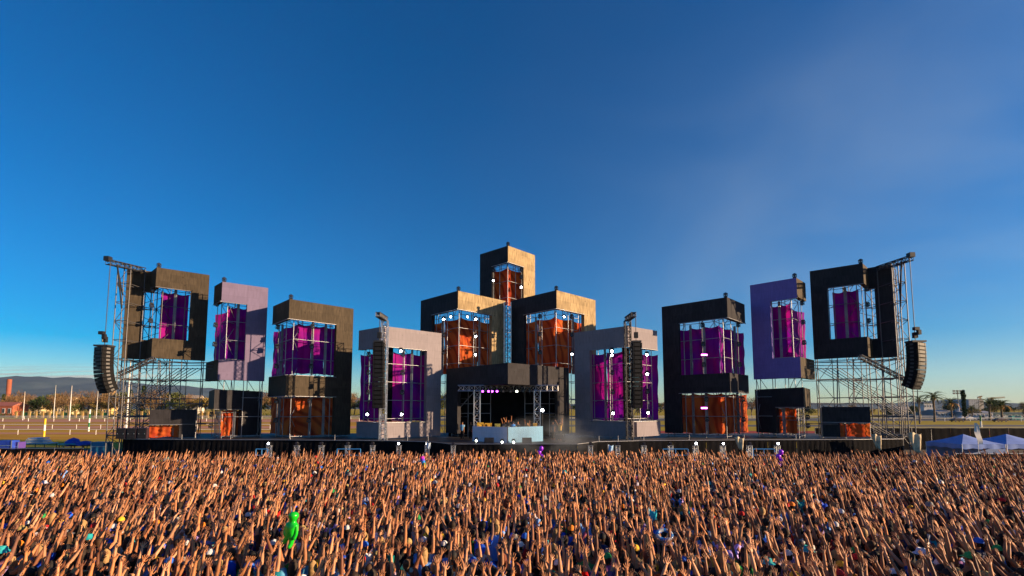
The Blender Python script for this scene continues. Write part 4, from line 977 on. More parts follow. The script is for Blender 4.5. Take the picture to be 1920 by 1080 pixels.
for k in seq:
    i = ind[k]; x, y = places[i]
    for tr in range(4000):
        pose = int(rng.choice(8, p=PW)); var = int(rng.integers(0, 3)); h = int(rng.choice(len(HEADS), p=HW)) if tr < 200 else int(rng.integers(len(HEADS))); s = int(rng.choice(len(SHIRTS), p=SW)) if tr < 200 else int(rng.integers(len(SHIRTS))); tank = rng.random() < .25
        if k in force: h, s, tank = NAMEH.index(force[k][0]), NAMES.index(force[k][1]), False
        if (pose, h, s, tank) not in combos: break
    combos.add((pose, h, s, tank)); body, tee, top = get_body(pose, var)
    lab = f"person in a {NAMES[s]} {'vest' if tank else 'T-shirt'} with {NAMEH[h]}, {POSE_TXT[pose]}"
    t = thing('person', lab, 'person', (x, y, 0), GP)
    face = math.atan2(0 - x, 46 - y) + rng.normal(0, .28); t.rotation_euler = (0, 0, -face); sc = float(rng.normal(1.0, .045)); t.scale = (sc * float(rng.uniform(.94, 1.08)), sc, sc)
    b = link('body', body, t); b.color = (*[v * q_ for q_ in [float(rng.uniform(.6, 1.25))] for v in SKIN[int(rng.integers(len(SKIN)))]], 1)
    c = link('shirt', top if tank else tee, t); c.color = (*[v * float(rng.uniform(.75, 1.25)) for v in SHIRTS[s][1]], 1)
    c = link('hair' if HEADS[h][1] in ('short', 'long', 'bun') else 'hat', hm[HEADS[h][1]], t); c.color = (*HEADS[h][2], 1)
    c = link('trousers', pants, t); c.color = random.choice([(.02, .025, .06, 1), (.01, .01, .012, 1), (.12, .1, .07, 1), (.05, .08, .16, 1)])
    if HEADS[h][1] in ('cap', 'bucket'):
        c = link('hair', hm['short'], t); c.color = (*HAIRC['dark brown'], 1); c.scale = (.97, .97, .985); c.location = (0, 0, .0)
    link('eyes', eyes, t)
# the rest of the crowd, one mass
def template(pose, var, hk, near):
    J = skeleton(pose, var); n = 7 if near else 5; parts = []
    mb = MB(); head_skin(mb, n)
    for s, sh, el, wr, d, hand in J['arms']:
        if near: mb.tube([sh, sh.lerp(el, .6), el, el.lerp(wr, .4), wr], [.050, .043, .036, .037, .024], 6, False)
        else: mb.tube([sh, el, el.lerp(wr, .4), wr], [.043, .034, .033, .024], 4, False)
        for pts, rad, nn in hand_parts(s, wr, d, hand, 3 if near else 4, near): mb.tube(pts, rad, nn, False) if near else mb.tube(pts, rad, nn)
    parts.append((0, mb)); mb = MB()
    mb.tube([(0, 0, .90), (0, 0, 1.15), (0, .005, 1.34), (0, 0, 1.43), (0, .01, 1.49)], [(.172, .12), (.165, .115), (.195, .128), (.175, .105), (.06, .06)], n + 1, False)
    for s, sh, el, wr, d, h in J['arms']: mb.tube([sh - Vector((s * .06, 0, .05)), sh.lerp(el, .5)], [.072, .064], 5 if near else 4, False)
    parts.append((1, mb)); mb = MB(); hair_mesh(mb, hk, n); parts.append((2, mb))
    mb = MB()
    for s in (-1, 1): mb.tube([(s * .09, 0, .92), (s * .11, 0, .0)], [(.095, .1), (.055, .06)], 4, False)
    parts.append((3, mb))
    if hk in ('cap', 'bucket'): mb = MB(); mb.tube([(0, -.02, 1.57), (0, -.018, 1.66)], [(.07, .07), (.083, .095)], 5, False); parts.append((4, mb))
    V, T, S = [], [], []
    for sl, mb in parts:
        o = len(V); V += mb.v; S += [sl] * len(mb.v)
        for f in mb.f:
            for k in range(1, len(f) - 1): T.append((o + f[0], o + f[k], o + f[k + 1]))
    return np.array(V, np.float32), np.array(T, np.int32), np.array(S)
def build_crowd():
    N = len(rest); X, Yv = places[rest, 0], places[rest, 1]
    pose = rng.choice(8, size=N, p=PW); var = rng.integers(0, 5, N); h = rng.choice(len(HEADS), size=N, p=HW); s = rng.choice(len(SHIRTS), size=N, p=SW)
    hk = np.array([HEADS[k][1] for k in h]); near = Yv < 21
    ang = -(np.arctan2(-X, 46 - Yv) + rng.normal(0, .30, N)); sc = rng.normal(1.0, .05, N)
    scol = np.array(SKIN)[rng.integers(len(SKIN), size=N)] * rng.uniform(.55, 1.3, (N, 1)) * np.array([1, 1, 1]) ** 1 + rng.uniform(0, .035, (N, 1)) * np.array([.5, 1, 1.2]); sh = np.array([k[1] for k in SHIRTS])[s] * rng.uniform(.7, 1.8, (N, 1)); hc = np.array([k[2] for k in HEADS])[h]
    pc = np.array([(.02, .025, .06), (.01, .01, .012), (.12, .1, .07), (.05, .08, .16)])[rng.integers(4, size=N)]; hc2 = np.tile(np.array(HAIRC['dark brown']), (N, 1))
    cols = np.stack([scol, sh, hc, pc, hc2], 1)
    AV, AT, AC, off = [], [], [], 0
    for p in range(8):
        for v in range(5):
            for k in ('short', 'long', 'bun', 'cap', 'bucket'):
                for nr in (True, False):
                    m = np.where((pose == p) & (var == v) & (hk == k) & (near == nr))[0]
                    if len(m) == 0: continue
                    V, T, S = template(p, v, k, nr); ca, sa = np.cos(ang[m])[:, None], np.sin(ang[m])[:, None]; q = sc[m][:, None]
                    W = np.empty((len(m), len(V), 3), np.float32)
                    W[:, :, 0] = (V[:, 0] * ca - V[:, 1] * sa) * q + X[m][:, None]; W[:, :, 1] = (V[:, 0] * sa + V[:, 1] * ca) * q + Yv[m][:, None]; W[:, :, 2] = V[:, 2] * q
                    AV.append(W.reshape(-1, 3)); AC.append(cols[m][:, S, :].reshape(-1, 3))
                    AT.append((T[None] + (np.arange(len(m)) * len(V))[:, None, None] + off).reshape(-1, 3)); off += len(m) * len(V)
    V = np.concatenate(AV); T = np.concatenate(AT).astype(np.int32); Cc = np.concatenate(AC)
    me = bpy.data.meshes.new('crowd'); me.vertices.add(len(V)); me.vertices.foreach_set('co', V.ravel()); me.loops.add(len(T) * 3); me.loops.foreach_set('vertex_index', T.ravel())
    me.polygons.add(len(T)); me.polygons.foreach_set('loop_start', np.arange(len(T), dtype=np.int32) * 3); me.polygons.foreach_set('use_smooth', np.ones(len(T), bool))
    me.update(calc_edges=True)
    ca = me.color_attributes.new('Col', 'FLOAT_COLOR', 'POINT'); ca.data.foreach_set('color', np.concatenate([Cc, np.ones((len(Cc), 1))], 1).astype(np.float32).ravel())
    me.materials.append(M['crowd']); o = link('crowd', me); print('CROWD', N, len(T))
    return tag(o, 'dense festival crowd facing the stage with arms raised', None, None, 'stuff')
build_crowd()

# ------------------------------------------------------------------ people on the stage
def stage_person(px, Y, pose, var, label, shirt, hair, face=0.0, skin=1, hk='short', tr=(.01, .01, .014), sc=1.0, dz=0.0):
    t = thing('person', label, 'person', (X_at(px, Y, 3), Y, DECK + dz), 'people on the stage'); t.rotation_euler = (0, 0, face); t.scale = (sc,) * 3
    body, tee, top = get_body(pose, var)
    link('body', body, t).color = (*SKIN[skin], 1); link('shirt', tee, t).color = (*shirt, 1); link('hair', hm[hk], t).color = (*hair, 1); link('trousers', pants, t).color = (*tr, 1); link('eyes', eyes, t)
POSES.append((((-82, 12), (-78, 6), 'fist'), ((-82, 12), (-78, 6), 'fist'))); POSE_TXT.append('arms hanging')
stage_person(867, 48.9, 8, 0, 'man in a light blue polo shirt standing with arms down left of the booth', (.20, .42, .62), HAIRC['black'], 2.9)
stage_person(883, 49.4, 8, 1, 'person in a dark brown top standing close behind the left truss leg', (.05, .03, .02), HAIRC['dark brown'], 2.7)
stage_person(953.5, 46.9, 1, 0, 'DJ in black with both arms raised in a V behind the booth', (.01, .01, .012), HAIRC['black'], math.pi, skin=0, dz=.25)
stage_person(946, 47.4, 0, 1, 'person in grey singlet with arms up close beside the DJ', (.1, .1, .1), HAIRC['dark brown'], math.pi - .2, skin=1, dz=.1)
stage_person(962.5, 47.2, 8, 0, 'person in a bright blue shirt right behind the DJ booth corner', (.03, .22, .65), HAIRC['black'], .3, dz=.1)
stage_person(971, 47.3, 8, 0, 'person in black standing just right of the blue shirt', (.012, .012, .015), HAIRC['dark brown'], math.pi + .2, skin=0, dz=.1)
stage_person(989, 47.6, 7, 1, 'small person with blond hair and yellow top behind the blue booth front', (.65, .40, .06), HAIRC['blond'], 2.8, hk='long', sc=.95)
stage_person(1050, 48.2, 7, 0, 'person in a golden jacket standing at the right pillar of the DJ roof', (.55, .33, .05), HAIRC['dark brown'], 2.6, skin=0)
stage_person(1037, 49.6, 8, 1, 'crew member dressed in dark navy standing in the smoke', (.02, .03, .05), HAIRC['black'], 2.9)

# ------------------------------------------------------------------ things held over the crowd
def inflatable():
    """green blow-up figure with a round head, carried above the heads"""
    Y = 10.6; c = P(546, 997, Y); sc = 62 / F * Y / 1.0
    g = mat('glossy_green_vinyl', (.01, .52, .02), .28, spec=.6)
    v = [(0, 0, .45), (0, 0, .62), (0, 0, .74), (0, 0, .82), (0, 0, .92), (0, 0, 1.10), (-.16, 0, .70), (-.20, -.02, .50), (-.14, -.05, .34), (.16, 0, .70), (.20, -.02, .48), (.17, -.06, .30), (-.10, 0, .33), (-.17, -.02, .16), (-.26, -.03, .10), (.07, 0, .33), (.06, -.02, .12), (.05, -.10, .04)]
    e = [(0, 1), (1, 2), (2, 3), (3, 4), (4, 5), (2, 6), (6, 7), (7, 8), (2, 9), (9, 10), (10, 11), (0, 12), (12, 13), (13, 14), (0, 15), (15, 16), (16, 17)]
    r = [.15, .155, .13, .06, .17, .15, .055, .05, .05, .055, .05, .05, .085, .07, .055, .085, .07, .055]
    me = bpy.data.meshes.new('i'); me.from_pydata([(a * sc, b * sc, (z - .5) * sc) for a, b, z in v], e, []); o = bpy.data.objects.new('i', me); C.objects.link(o)
    md = o.modifiers.new('s', 'SKIN'); md.use_smooth_shade = True
    for i, sv in enumerate(me.skin_vertices[0].data): sv.radius = (r[i] * sc,) * 2; sv.use_root = i == 0
    sb = o.modifiers.new('u', 'SUBSURF'); sb.levels = 2; sb.render_levels = 2
    out = bpy.data.meshes.new_from_object(o.evaluated_get(bpy.context.evaluated_depsgraph_get())); bpy.data.objects.remove(o)
    out.materials.clear(); out.materials.append(g); out.name = 'inflatable_figure'; out.shade_smooth()
    k = link('inflatable_figure', out, None, c, Euler((0, R(8), R(-15)))); tag(k, 'bright green inflatable figure with a round head held above the crowd', 'inflatable')
inflatable()
def balloons(px, py, Y, label, n=4):
    m = mat('violet_balloon', (.30, .02, .75), .25, spec=.6); p = P(px, py, Y); t = thing('balloon_bunch', label, 'balloons', (p.x, Y, p.z), 'purple balloon columns over the crowd')
    for i in range(n):
        c = Vector((p.x + (-1) ** i * .07, Y + .05 * (i % 2), p.z - .26 * i))
        MB().tube([c + Vector((0, 0, .17)), c + Vector((0, 0, .14)), c + Vector((0, 0, .05)), c - Vector((0, 0, .07)), c - Vector((0, 0, .15)), c - Vector((0, 0, .19))], [.02, .09, .145, .125, .05, .02], 10).build('balloon', m, t, True)
    pipe('stick', (p.x, Y, 1.9), (p.x, Y, p.z), .012, M['white'], t)
balloons(1013, 841, 33, 'purple balloon column held up before the DJ booth'); balloons(1462, 848, 30, 'purple balloon column held up below the right lilac frame')
def windsock():
    Y = 28.0; t = None; cols = [(.6, .02, .5), (.15, .05, .7), (.02, .25, .8), (.02, .5, .15), (.8, .6, .03), (.8, .25, .02), (.6, .02, .02)]
    p0, p1 = P(791, 856, Y), P(798, 884, Y); t = thing('windsock', 'rainbow striped windsock streaming over the middle of the crowd', 'windsock', p0)
    for i, c in enumerate(cols):
        a, b = p0.lerp(p1, i / 7), p0.lerp(p1, (i + 1) / 7); MB().tube([a, b], [.13 - .008 * i, .13 - .008 * (i + 1)], 9).build('stripe', mat('sock_cloth', c, .8), t, True)
    pipe('pole', (p0.x + .02, Y + .16, 1.9), (p0.x + .02, Y + .16, p0.z + .1), .015, M['white'], t)
windsock()
def held_flag(px, py, Y, w, h, col, label, pole=True):
    p = P(px, py, Y); vs = []; NU, NZ = 10, 6
    for j in range(NZ + 1):
        for i in range(NU + 1):
            u, v = i / NU, j / NZ; vs.append((p.x + (u - .5) * w * (1 - .25 * v) + .1 * v * w, Y + .12 * math.sin(u * 7 + v * 3) * w, p.z - v * h + .08 * h * math.sin(u * 6 + 1)))
    fs = [(j * (NU + 1) + i, j * (NU + 1) + i + 1, (j + 1) * (NU + 1) + i + 1, (j + 1) * (NU + 1) + i) for j in range(NZ) for i in range(NU)]
    t = thing('held_flag', label, 'flag', p); o = MB().add(vs, fs).build('cloth', mat('flag_cloth', col, .8, noise=.1), t, True); o.modifiers.new('t', 'SOLIDIFY').thickness = .01
    pipe('stick', (p.x - w * .5, Y, p.z - h * 1.3), (p.x - w * .5, Y, p.z + .08), .012, M['white'], t)
held_flag(512, 958, 15.5, .42, .30, (.62, .01, .01), 'red cloth waved over the crowd left of the green inflatable')
held_flag(1224, 957, 14.8, .24, .42, (.01, .38, .52), 'teal oval banner held up in the crowd right of centre')
held_flag(1345, 970, 15.0, .22, .55, (.70, .05, .01), 'orange red flag hanging in the right half of the crowd')
held_flag(1145, 835, 33.5, .35, .5, (.30, .50, .75), 'pale blue sign held up before the grey frame right of the DJ')
held_flag(803, 830, 33.8, .3, .42, (.35, .45, .6), 'pale grey sign held up under the grey frame left of the DJ')
def swim_ring():
    p = P(1246, 1003, 12.2); t = thing('swim_ring', 'blue and white inflatable ring held on a head in the crowd', 'swim ring', p)
    for k in range(8):
        pts = [Vector((p.x + .17 * math.cos(a), p.y + .10 * math.sin(a), p.z + .09 * math.sin(a))) for a in np.linspace(k * math.pi / 4, (k + 1) * math.pi / 4, 5)]
        MB().tube(pts, .045, 9, False).build('segment', mat('ring_vinyl', (.03, .18, .50) if k % 2 else (.35, .38, .45), .3), t, True)
swim_ring()

# ------------------------------------------------------------------ side areas: tents, tables, ladders
M['tent'] = mat('blue_tent_cloth', (.22, .32, .66), .8, noise=.08, nscale=2, spec=.2)
def tent(px0, px1, pytop, pyeave, pybot, Y, label):
    x0, x1 = X_at(px0, Y, 2), X_at(px1, Y, 2); w = x1 - x0; ze, zp, zv = z_at(pyeave, Y), z_at(pytop, Y), z_at(pyeave, Y) - .42
    t = thing('canopy_tent', label, 'tent', ((x0 + x1) / 2, Y + w / 2, 0), 'blue canopy tents'); cx, cy = (x0 + x1) / 2, Y + w / 2
    cs = [(x0, Y), (x1, Y), (x1, Y + w), (x0, Y + w)]; vs, fs = [], []; N = 8
    for k in range(4):
        a, b = cs[k], cs[(k + 1) % 4]; o = len(vs)
        for j in range(N + 1):
            q = j / N
            for i in range(N + 1):
                u = i / N; e = lerp(a, b, u); sag = .10 * w * math.sin(math.pi * q) * .55
                vs.append((e[0] + (cx - e[0]) * q, e[1] + (cy - e[1]) * q, ze + (zp - ze) * q - sag * (.6 + .4 * abs(2 * u - 1)) * .4))
        fs += [(o + j * (N + 1) + i, o + j * (N + 1) + i + 1, o + (j + 1) * (N + 1) + i + 1, o + (j + 1) * (N + 1) + i) for j in range(N) for i in range(N)]
    MB().add(vs, fs).build('roof', M['tent'], t, True)
    for k in range(4):
        a, b = cs[k], cs[(k + 1) % 4]; vs = []; n = Vector((b[1] - a[1], a[0] - b[0], 0)).normalized()
        for z in (ze, zv):
            for i in range(13): e = lerp(a, b, i / 12); vs.append((e[0] + n.x * .03 * math.sin(i * 1.7), e[1] + n.y * .03 * math.sin(i * 1.7), z - (.05 * math.sin(i * math.pi / 2) if z == zv else 0)))
        MB().add(vs, [(i, i + 1, 14 + i, 13 + i) for i in range(12)]).build('valance', M['tent'], t, True)
        pipe('leg', (*a, 0), (*a, ze), .035, M['white'], t)
    vs = [(x0, Y + w - .05, .1), (x1, Y + w - .05, .1), (x1, Y + w - .05, ze), (x0, Y + w - .05, ze)]
    MB().add(vs, [(0, 1, 2, 3)]).build('back_wall', M['tent'], t)
tent(1803, 1884, 816, 833, 846, 46.0, 'blue canopy tent with a pointed roof, the one nearer the stage')
tent(1887, 1980, 816, 833, 846, 46.0, 'blue canopy tent cut by the right edge, beyond a first one')
def feather_flag():
    p0 = P(1828, 793, 44.5); x, Y = p0.x, 44.5; t = thing('feather_flag', 'tall narrow white feather flag standing before the blue tents', 'flag', (x, Y, 0))
    pipe('pole', (x + .12, Y, 0), (x + .12, Y, p0.z - .2), .025, M['white'], t); vs = []
    zb = z_at(833, Y)
    for j in range(12):
        q = j / 11; z = p0.z + (zb - p0.z) * q; w = .25 + .3 * math.sin(q * 2.6); c = .28 * q + .05 * math.sin(q * 9)
        vs += [(x + c - w / 2 + .06, Y + .05 * math.sin(q * 7), z), (x + c + w / 2, Y - .05, z)]
    MB().add(vs, [(2 * j, 2 * j + 1, 2 * j + 3, 2 * j + 2) for j in range(11)]).build('banner', mat('flag_white', (.8, .76, .70), .8), t, True)
feather_flag()
for i, (px, lab) in enumerate([(1772, 'pale blue step stand before the black fence, nearer the scaffold tower'), (1791, 'pale blue step ladder before the black fence, nearer the tents')]):
    Y = 52; a, b = P(px - 5, 824, Y), P(px + 5, 824, Y); t = thing('step_ladder', lab, 'ladder', (a.x, Y, 0), 'pale blue ladders by the fence'); m = mat('ladder_blue', (.25, .50, .62), .4)
    for q in (a, b): pipe('rail', (q.x, Y, 0), q, .05, m, t)
    n = 5
    for k in range(n): z = .35 + (a.z - .45) * k / (n - 1); pipe('rung', (a.x, Y, z), (b.x, Y, z), .035, m, t)
# left end: carts, boxes, covered things
M['blu'] = mat('blue_tarp', (.02, .06, .42), .5, noise=.25, nscale=3, bump=.3); M['tur'] = mat('turquoise_cover', (.04, .36, .42), .6, noise=.12, nscale=2, bump=.2); M['pbl'] = mat('pale_blue_board', (.30, .50, .72), .5, noise=.15)
def table(px0, px1, py, Y, m, label, dep=1.6):
    a, b = P(px0, py, Y), P(px1, py, Y); t = thing('work_table', label, 'table', ((a.x + b.x) / 2, Y, 0), 'tables behind the left fence')
    MB().box(((a.x + b.x) / 2, Y + dep / 2, a.z), (b.x - a.x, dep, .08)).build('table_top', m, t)
    for x in (a.x + .1, b.x - .1):
        for y in (Y + .1, Y + dep - .1): pipe('leg', (x, y, 0), (x, y, a.z), .04, M['steel'], t)
    return t, a, b
table(108, 158, 833, 52, M['tur'], 'long low table under a turquoise cover')
table(40, 84, 832, 54, M['pbl'], 'pale blue table carrying stacked boards')
for k in range(4):
    p = P(62, 831.5 - 2.6 * k, 54); o = MB().box((p.x + .1 * math.sin(k * 3), 54.6, p.z + .1), (2.1 - .25 * k, 1.1, .09)).build('stacked_board', M['pbl'] if k % 2 else M['white'])
    tag(o, ['lowest pale board of the stack on the pale blue table', 'second board up in the stack on the pale table', 'third board up in the stack on the pale table', 'topmost board of the stack on the pale blue table'][k], 'board', 'boards stacked at the left')
def tarp(px, py, Y, w, h, label):
    p = P(px, py, Y); vs = []; N = 12
    for j in range(7):
        q = j / 6
        for i in range(N): a = 2 * math.pi * i / N; r = (1 - q ** 2.2) ** .5 if q < 1 else 0.02; r *= 1 + .12 * math.sin(3 * a + j); vs.append((p.x + w / 2 * r * math.cos(a), Y + w / 2.4 * r * math.sin(a), p.z - h + h * q + .05 * math.sin(a * 5)))
    fs = [(j * N + i, j * N + (i + 1) % N, (j + 1) * N + (i + 1) % N, (j + 1) * N + i) for j in range(6) for i in range(N)] + [tuple(6 * N + i for i in range(N))]
    t = thing('covered_cart', label, 'cart', (p.x, Y, 0), 'covered carts at the left'); MB().add(vs, fs).build('tarpaulin', M['blu'], t, True)
    z = p.z - h; MB().box((p.x, Y, z - .03), (w * .95, w * .75, .07)).build('platform', M['steel'], t)
    for sx in (-.38, .38):
        for sy in (-.3, .3): pipe('leg', (p.x + sx * w, Y + sy * w, 0), (p.x + sx * w, Y + sy * w, z - .06), .035, M['steel'], t)
tarp(138, 821, 53, 1.5, .8, 'cart with a humped dark blue tarpaulin beside the turquoise table')
tarp(160, 827, 52.5, 1.7, .4, 'cart with a low flat blue tarpaulin next to the left scaffold tower')
def crate(px, py, Y, w, h, m, label):
    p = P(px, py, Y); t = thing('flight_case', label, 'flight case', (p.x, Y, 0), 'cases behind the left fence'); h = p.z
    MB().box((p.x, Y + .4, h / 2 + .05), (w, .8, h - .1)).build('case', m, t)
    for sx in (-1, 1): MB().box((p.x + sx * w / 2, Y - .01, h / 2 + .05), (.06, .05, h - .08)).build('corner_strip', M['alu'], t)
    MB().box((p.x, Y - .02, h * .72), (w * .96, .03, .05)).build('lid_strip', M['alu'], t)
crate(8, 826, 50, 1.5, 1.5, M['blu'], 'dark blue case at the very left edge'); crate(24, 829, 50.4, 1.1, 1.3, mat('violet_case', (.10, .05, .28), .5), 'small violet case second from the left edge'); crate(186, 829, 50.5, 1.6, 1.3, mat('teal_case', (.02, .16, .30), .5), 'teal case with pale lid next to the left scaffold tower')

# ------------------------------------------------------------------ race track: rails and marker poles
def rail(py, x0, x1, sp, h, label, Y=None, r=.07):
    Y = Y or ydist(py + .01) ; t = thing('track_rail', label, 'railing', (x0, Y, 0), 'white race track rails')
    n = int((x1 - x0) / sp); pipe('rail', (x0, Y, h), (x1, Y, h), r, M['white'], t)
    for i in range(n + 1):
        if abs(X_px(x0 + i * sp, Y) - 960) < 1000: pipe('post', (x0 + i * sp, Y + .02, 0), (x0 + i * sp, Y + .02, h), r * .9, M['white'], t)
def X_px(x, Y): return 960 + F * x / (Y * CT)
rail(815, -115, -36, 5.0, 1.0, 'nearest white rail along the sandy track on the left', r=.05)
rail(804, -150, -44, 6.0, 1.1, 'second white rail across the ochre grass on the left', r=.06)
rail(790, -230, 230, 10, 1.3, 'long white rail in front of the far hedge', r=.10)
rail(786, -300, 300, 14, 1.4, 'farthest white rail below the trees', r=.13)
def striped_pole(px, pytop, pybot, Ys, cols, label, r=.13):
    Y = ydist(pybot); a = P(px, pytop, Y); n = len(cols); t = thing('marker_pole', label, 'pole', (a.x, Y, 0), 'striped furlong poles')
    for i, c in enumerate(cols): pipe('band', (a.x, Y, a.z * i / n), (a.x, Y, a.z * (i + 1) / n), r, c, t)
M['pg'] = mat('pole_green', (.01, .16, .06), .5); M['py'] = mat('pole_yellow', (.75, .5, .02), .5)
striped_pole(85, 785, 819, 0, [M['py'], M['white'], M['py']], 'yellow pole with a white middle band on the left grass', .16)
striped_pole(169, 768, 809, 0, [M['white'], M['pg'], M['white'], M['pg'], M['white']], 'green and white banded pole beside the left loudspeakers', .16)
striped_pole(1838, 779, 801, 0, [M['white'], M['pg']], 'green topped white pole on the grass above the blue tents', .2)
def tall_pole(px, pt, pb, label, r=.16, m='white', cross=False, heads=0):
    Y = ydist(pb); a = P(px, pt, Y); t = thing('light_mast', label, 'pole', (a.x, Y, 0), 'masts around the race track')
    MB().tube([(a.x, Y, 0), (a.x, Y, a.z)], [r, r * .55], 7).build('mast', M[m], t, True)
    if cross: MB().box((a.x, Y, a.z - .5), (3.6, .15, .15)).build('cross_arm', M['steel'], t)
    if heads:
        for k in range(3):
            MB().box((a.x + (k - 1) * 1.9, Y, a.z), (1.25, .4, .8)).build('lamp_head', M['steel'], t); MB().box((a.x + (k - 1) * 1.9, Y, a.z - 1.4), (1.25, .4, .8)).build('lamp_head', M['steel'], t)
        MB().box((a.x, Y + .2, a.z - .7), (5.2, .15, .15)).build('cross_arm', M['steel'], t)
tall_pole(47, 734, 788, 'cream lamp pole nearest the left edge'); tall_pole(105, 722, 784, 'slim cream mast before the hedge left of the banded pole'); tall_pole(135, 723, 789, 'tallest cream mast just left of the loudspeakers', .2)
tall_pole(184, 732, 785, 'cream mast just below the left loudspeakers'); tall_pole(245, 676, 803, 'thick cream mast seen through the left scaffold', .22)
tall_pole(1720, 731, 795, 'dark utility pole with a cross arm beside the right loudspeakers', .2, 'steel', True); tall_pole(1795, 733, 783, 'floodlight mast with six dark lamps above the palms', .3, 'galv', False, 1)

# ------------------------------------------------------------------ trees
def leaf_mat(name, a, b):
    m = mat(name, a, .8, col2=b, nscale=1.2, spec=.15); return m
LM = [leaf_mat('olive_leaves', (.055, .07, .018), (.11, .115, .03)), leaf_mat('dark_leaves', (.03, .05, .018), (.06, .085, .025)), leaf_mat('bare_twigs', (.13, .075, .035), (.20, .12, .05)), leaf_mat('ochre_leaves', (.20, .13, .03), (.28, .20, .05))]
M['bark'] = mat('bark', (.16, .11, .07), .9, noise=.4, nscale=3, bump=.4)
def tree_meshes(seed, h, w, mi, bare=False, tall=False):
    rs = np.random.default_rng(seed); tr = MB(); tr.tube([(0, 0, 0), (.1 * w * rs.normal() * .3, 0, h * .25), (0, 0, h * .55), (.02 * h, 0, h * .85)], [h * .028, h * .02, h * .012, h * .004], 7)
    cl = []
    for k in range(9 if not bare else 16):
        a = rs.uniform(0, 6.28); zb = h * rs.uniform(.22, .6); zt = min(h * .97, zb + h * rs.uniform(.12, .4)); rr = w / 2 * rs.uniform(.35, .95) * (.5 if tall else 1)
        tip = Vector((rr * math.cos(a), rr * math.sin(a), zt)); mid = Vector((tip.x * .45, tip.y * .45, zb + (zt - zb) * .6))
        tr.tube([(0, 0, zb), mid, tip], [h * .011, h * .007, h * .003], 5); cl.append(tip)
    lf = MB(); n = 1300 if not bare else 900; vs, fs = [], []
    if tall: cl = [Vector((0, 0, h * q)) for q in (.2, .3, .4, .5, .6, .7, .78)]
    cl.append(Vector((0, 0, h * .86))); rad = w * (.23 if not tall else .16)
    for k in range(n):
        c = cl[rs.integers(len(cl))]; d = rs.normal(size=3); d /= np.linalg.norm(d); p = np.array(c) + d * rad * rs.uniform(.4, 1.15) * np.array([1, 1, .8 if not tall else 1.6])
        if p[2] < h * .13: continue
        if bare: u = np.array([rs.normal() * .3, rs.normal() * .3, 1.0]); v = rs.normal(size=3); s1, s2 = .055 * h * rs.uniform(.5, 1.2), .006 * h
        else: u = rs.normal(size=3); v = rs.normal(size=3); s1 = s2 = .028 * h * rs.uniform(.6, 1.4)
        u /= np.linalg.norm(u); v = v - u * v.dot(u); v /= np.linalg.norm(v); o = len(vs)
        vs += [tuple(p - u * s1 - v * s2), tuple(p + u * s1 * .2 + v * s2 * -1.2), tuple(p + u * s1), tuple(p + v * s2)]; fs.append((o, o + 1, o + 2, o + 3))
    return tr.data('trunk', M['bark'], True), lf.add(vs, fs).data('crown', LM[mi])
TM = [tree_meshes(1, 9, 8, 0), tree_meshes(2, 8, 7, 1), tree_meshes(3, 10, 8, 2, True), tree_meshes(4, 7, 7, 3), tree_meshes(5, 12, 3, 1, tall=True), tree_meshes(6, 9.5, 7, 2, True), tree_meshes(7, 6, 8, 0)]
TN = ['olive green broad tree', 'dark evergreen round tree', 'bare brown winter tree', 'ochre leaved bushy tree', 'slender dark cypress', 'bare reddish twiggy tree', 'low spreading olive tree']
def tree(k, x, Y, sc, rz, label, group):
    t = thing('tree' if k != 4 else 'cypress_tree', label, 'tree', (x, Y, 0), group); t.scale = (sc, sc, sc * random.uniform(.9, 1.12)); t.rotation_euler = (0, 0, rz)
    link('trunk', TM[k][0], t); c = link('crown', TM[k][1], t); c['kind'] = 'stuff'
rt = random.Random(5); PLC = ['behind the far hedge at the left edge', 'behind the cream lamp pole', 'behind the far hedge before the hills', 'behind the banded pole', 'under the left loudspeakers', 'through the left scaffold tower', 'through the left scaffolding', 'beyond the left lilac frame', 'beside the left two storey frame', 'beside the left grey frame']
n = 78
for i in range(n):
    px = -15 + i * (870 - -15) / n + rt.uniform(-5, 5); Y = rt.uniform(300, 350); k = rt.choice([0, 1, 2, 2, 5, 3, 5, 6, 1, 4] if px < 480 else [0, 1, 2, 6])
    tree(k, X_at(px, Y, 5), Y, rt.uniform(1.2, 1.75) * (1.0 if k != 4 else .95), rt.uniform(0, 6), f'{TN[k]} {PLC[min(9, max(0, int(px // 60) if px < 420 else 7 + int((px - 420) // 160)))]}', 'trees beyond the far hedge on the left')
for i in range(34):
    px = 1060 + i * 27 + rt.uniform(-8, 8); Y = rt.uniform(230, 300); k = rt.choice([0, 1, 6, 3, 2])
    if 1740 < px < 1775: continue
    tree(k, X_at(px, Y, 5), Y, rt.uniform(.65, 1.05), rt.uniform(0, 6), f'{TN[k]} ' + ('seen in the gaps right of the DJ' if px < 1420 else 'seen through the right scaffolding' if px < 1700 else 'among the palms on the right'), 'trees beyond the right track')
tree(4, X_at(1808, 210, 5), 210, 1.08, 1.0, 'slender dark cypress beside the floodlight mast', 'trees beyond the right track')
byl = {}
for o in [o for o in C.objects if o.get('category') == 'tree']: byl.setdefault(o['label'], []).append(o)
for lb, os_ in byl.items():
    if len(os_) > 1:
        for k, o in enumerate(sorted(os_, key=lambda o: o.location.x / o.location.y)): o['label'] = lb + ', ' + ['first', 'second', 'third', 'fourth', 'fifth', 'sixth', 'seventh', 'eighth', 'ninth'][min(k, 8)] + ' from the left'
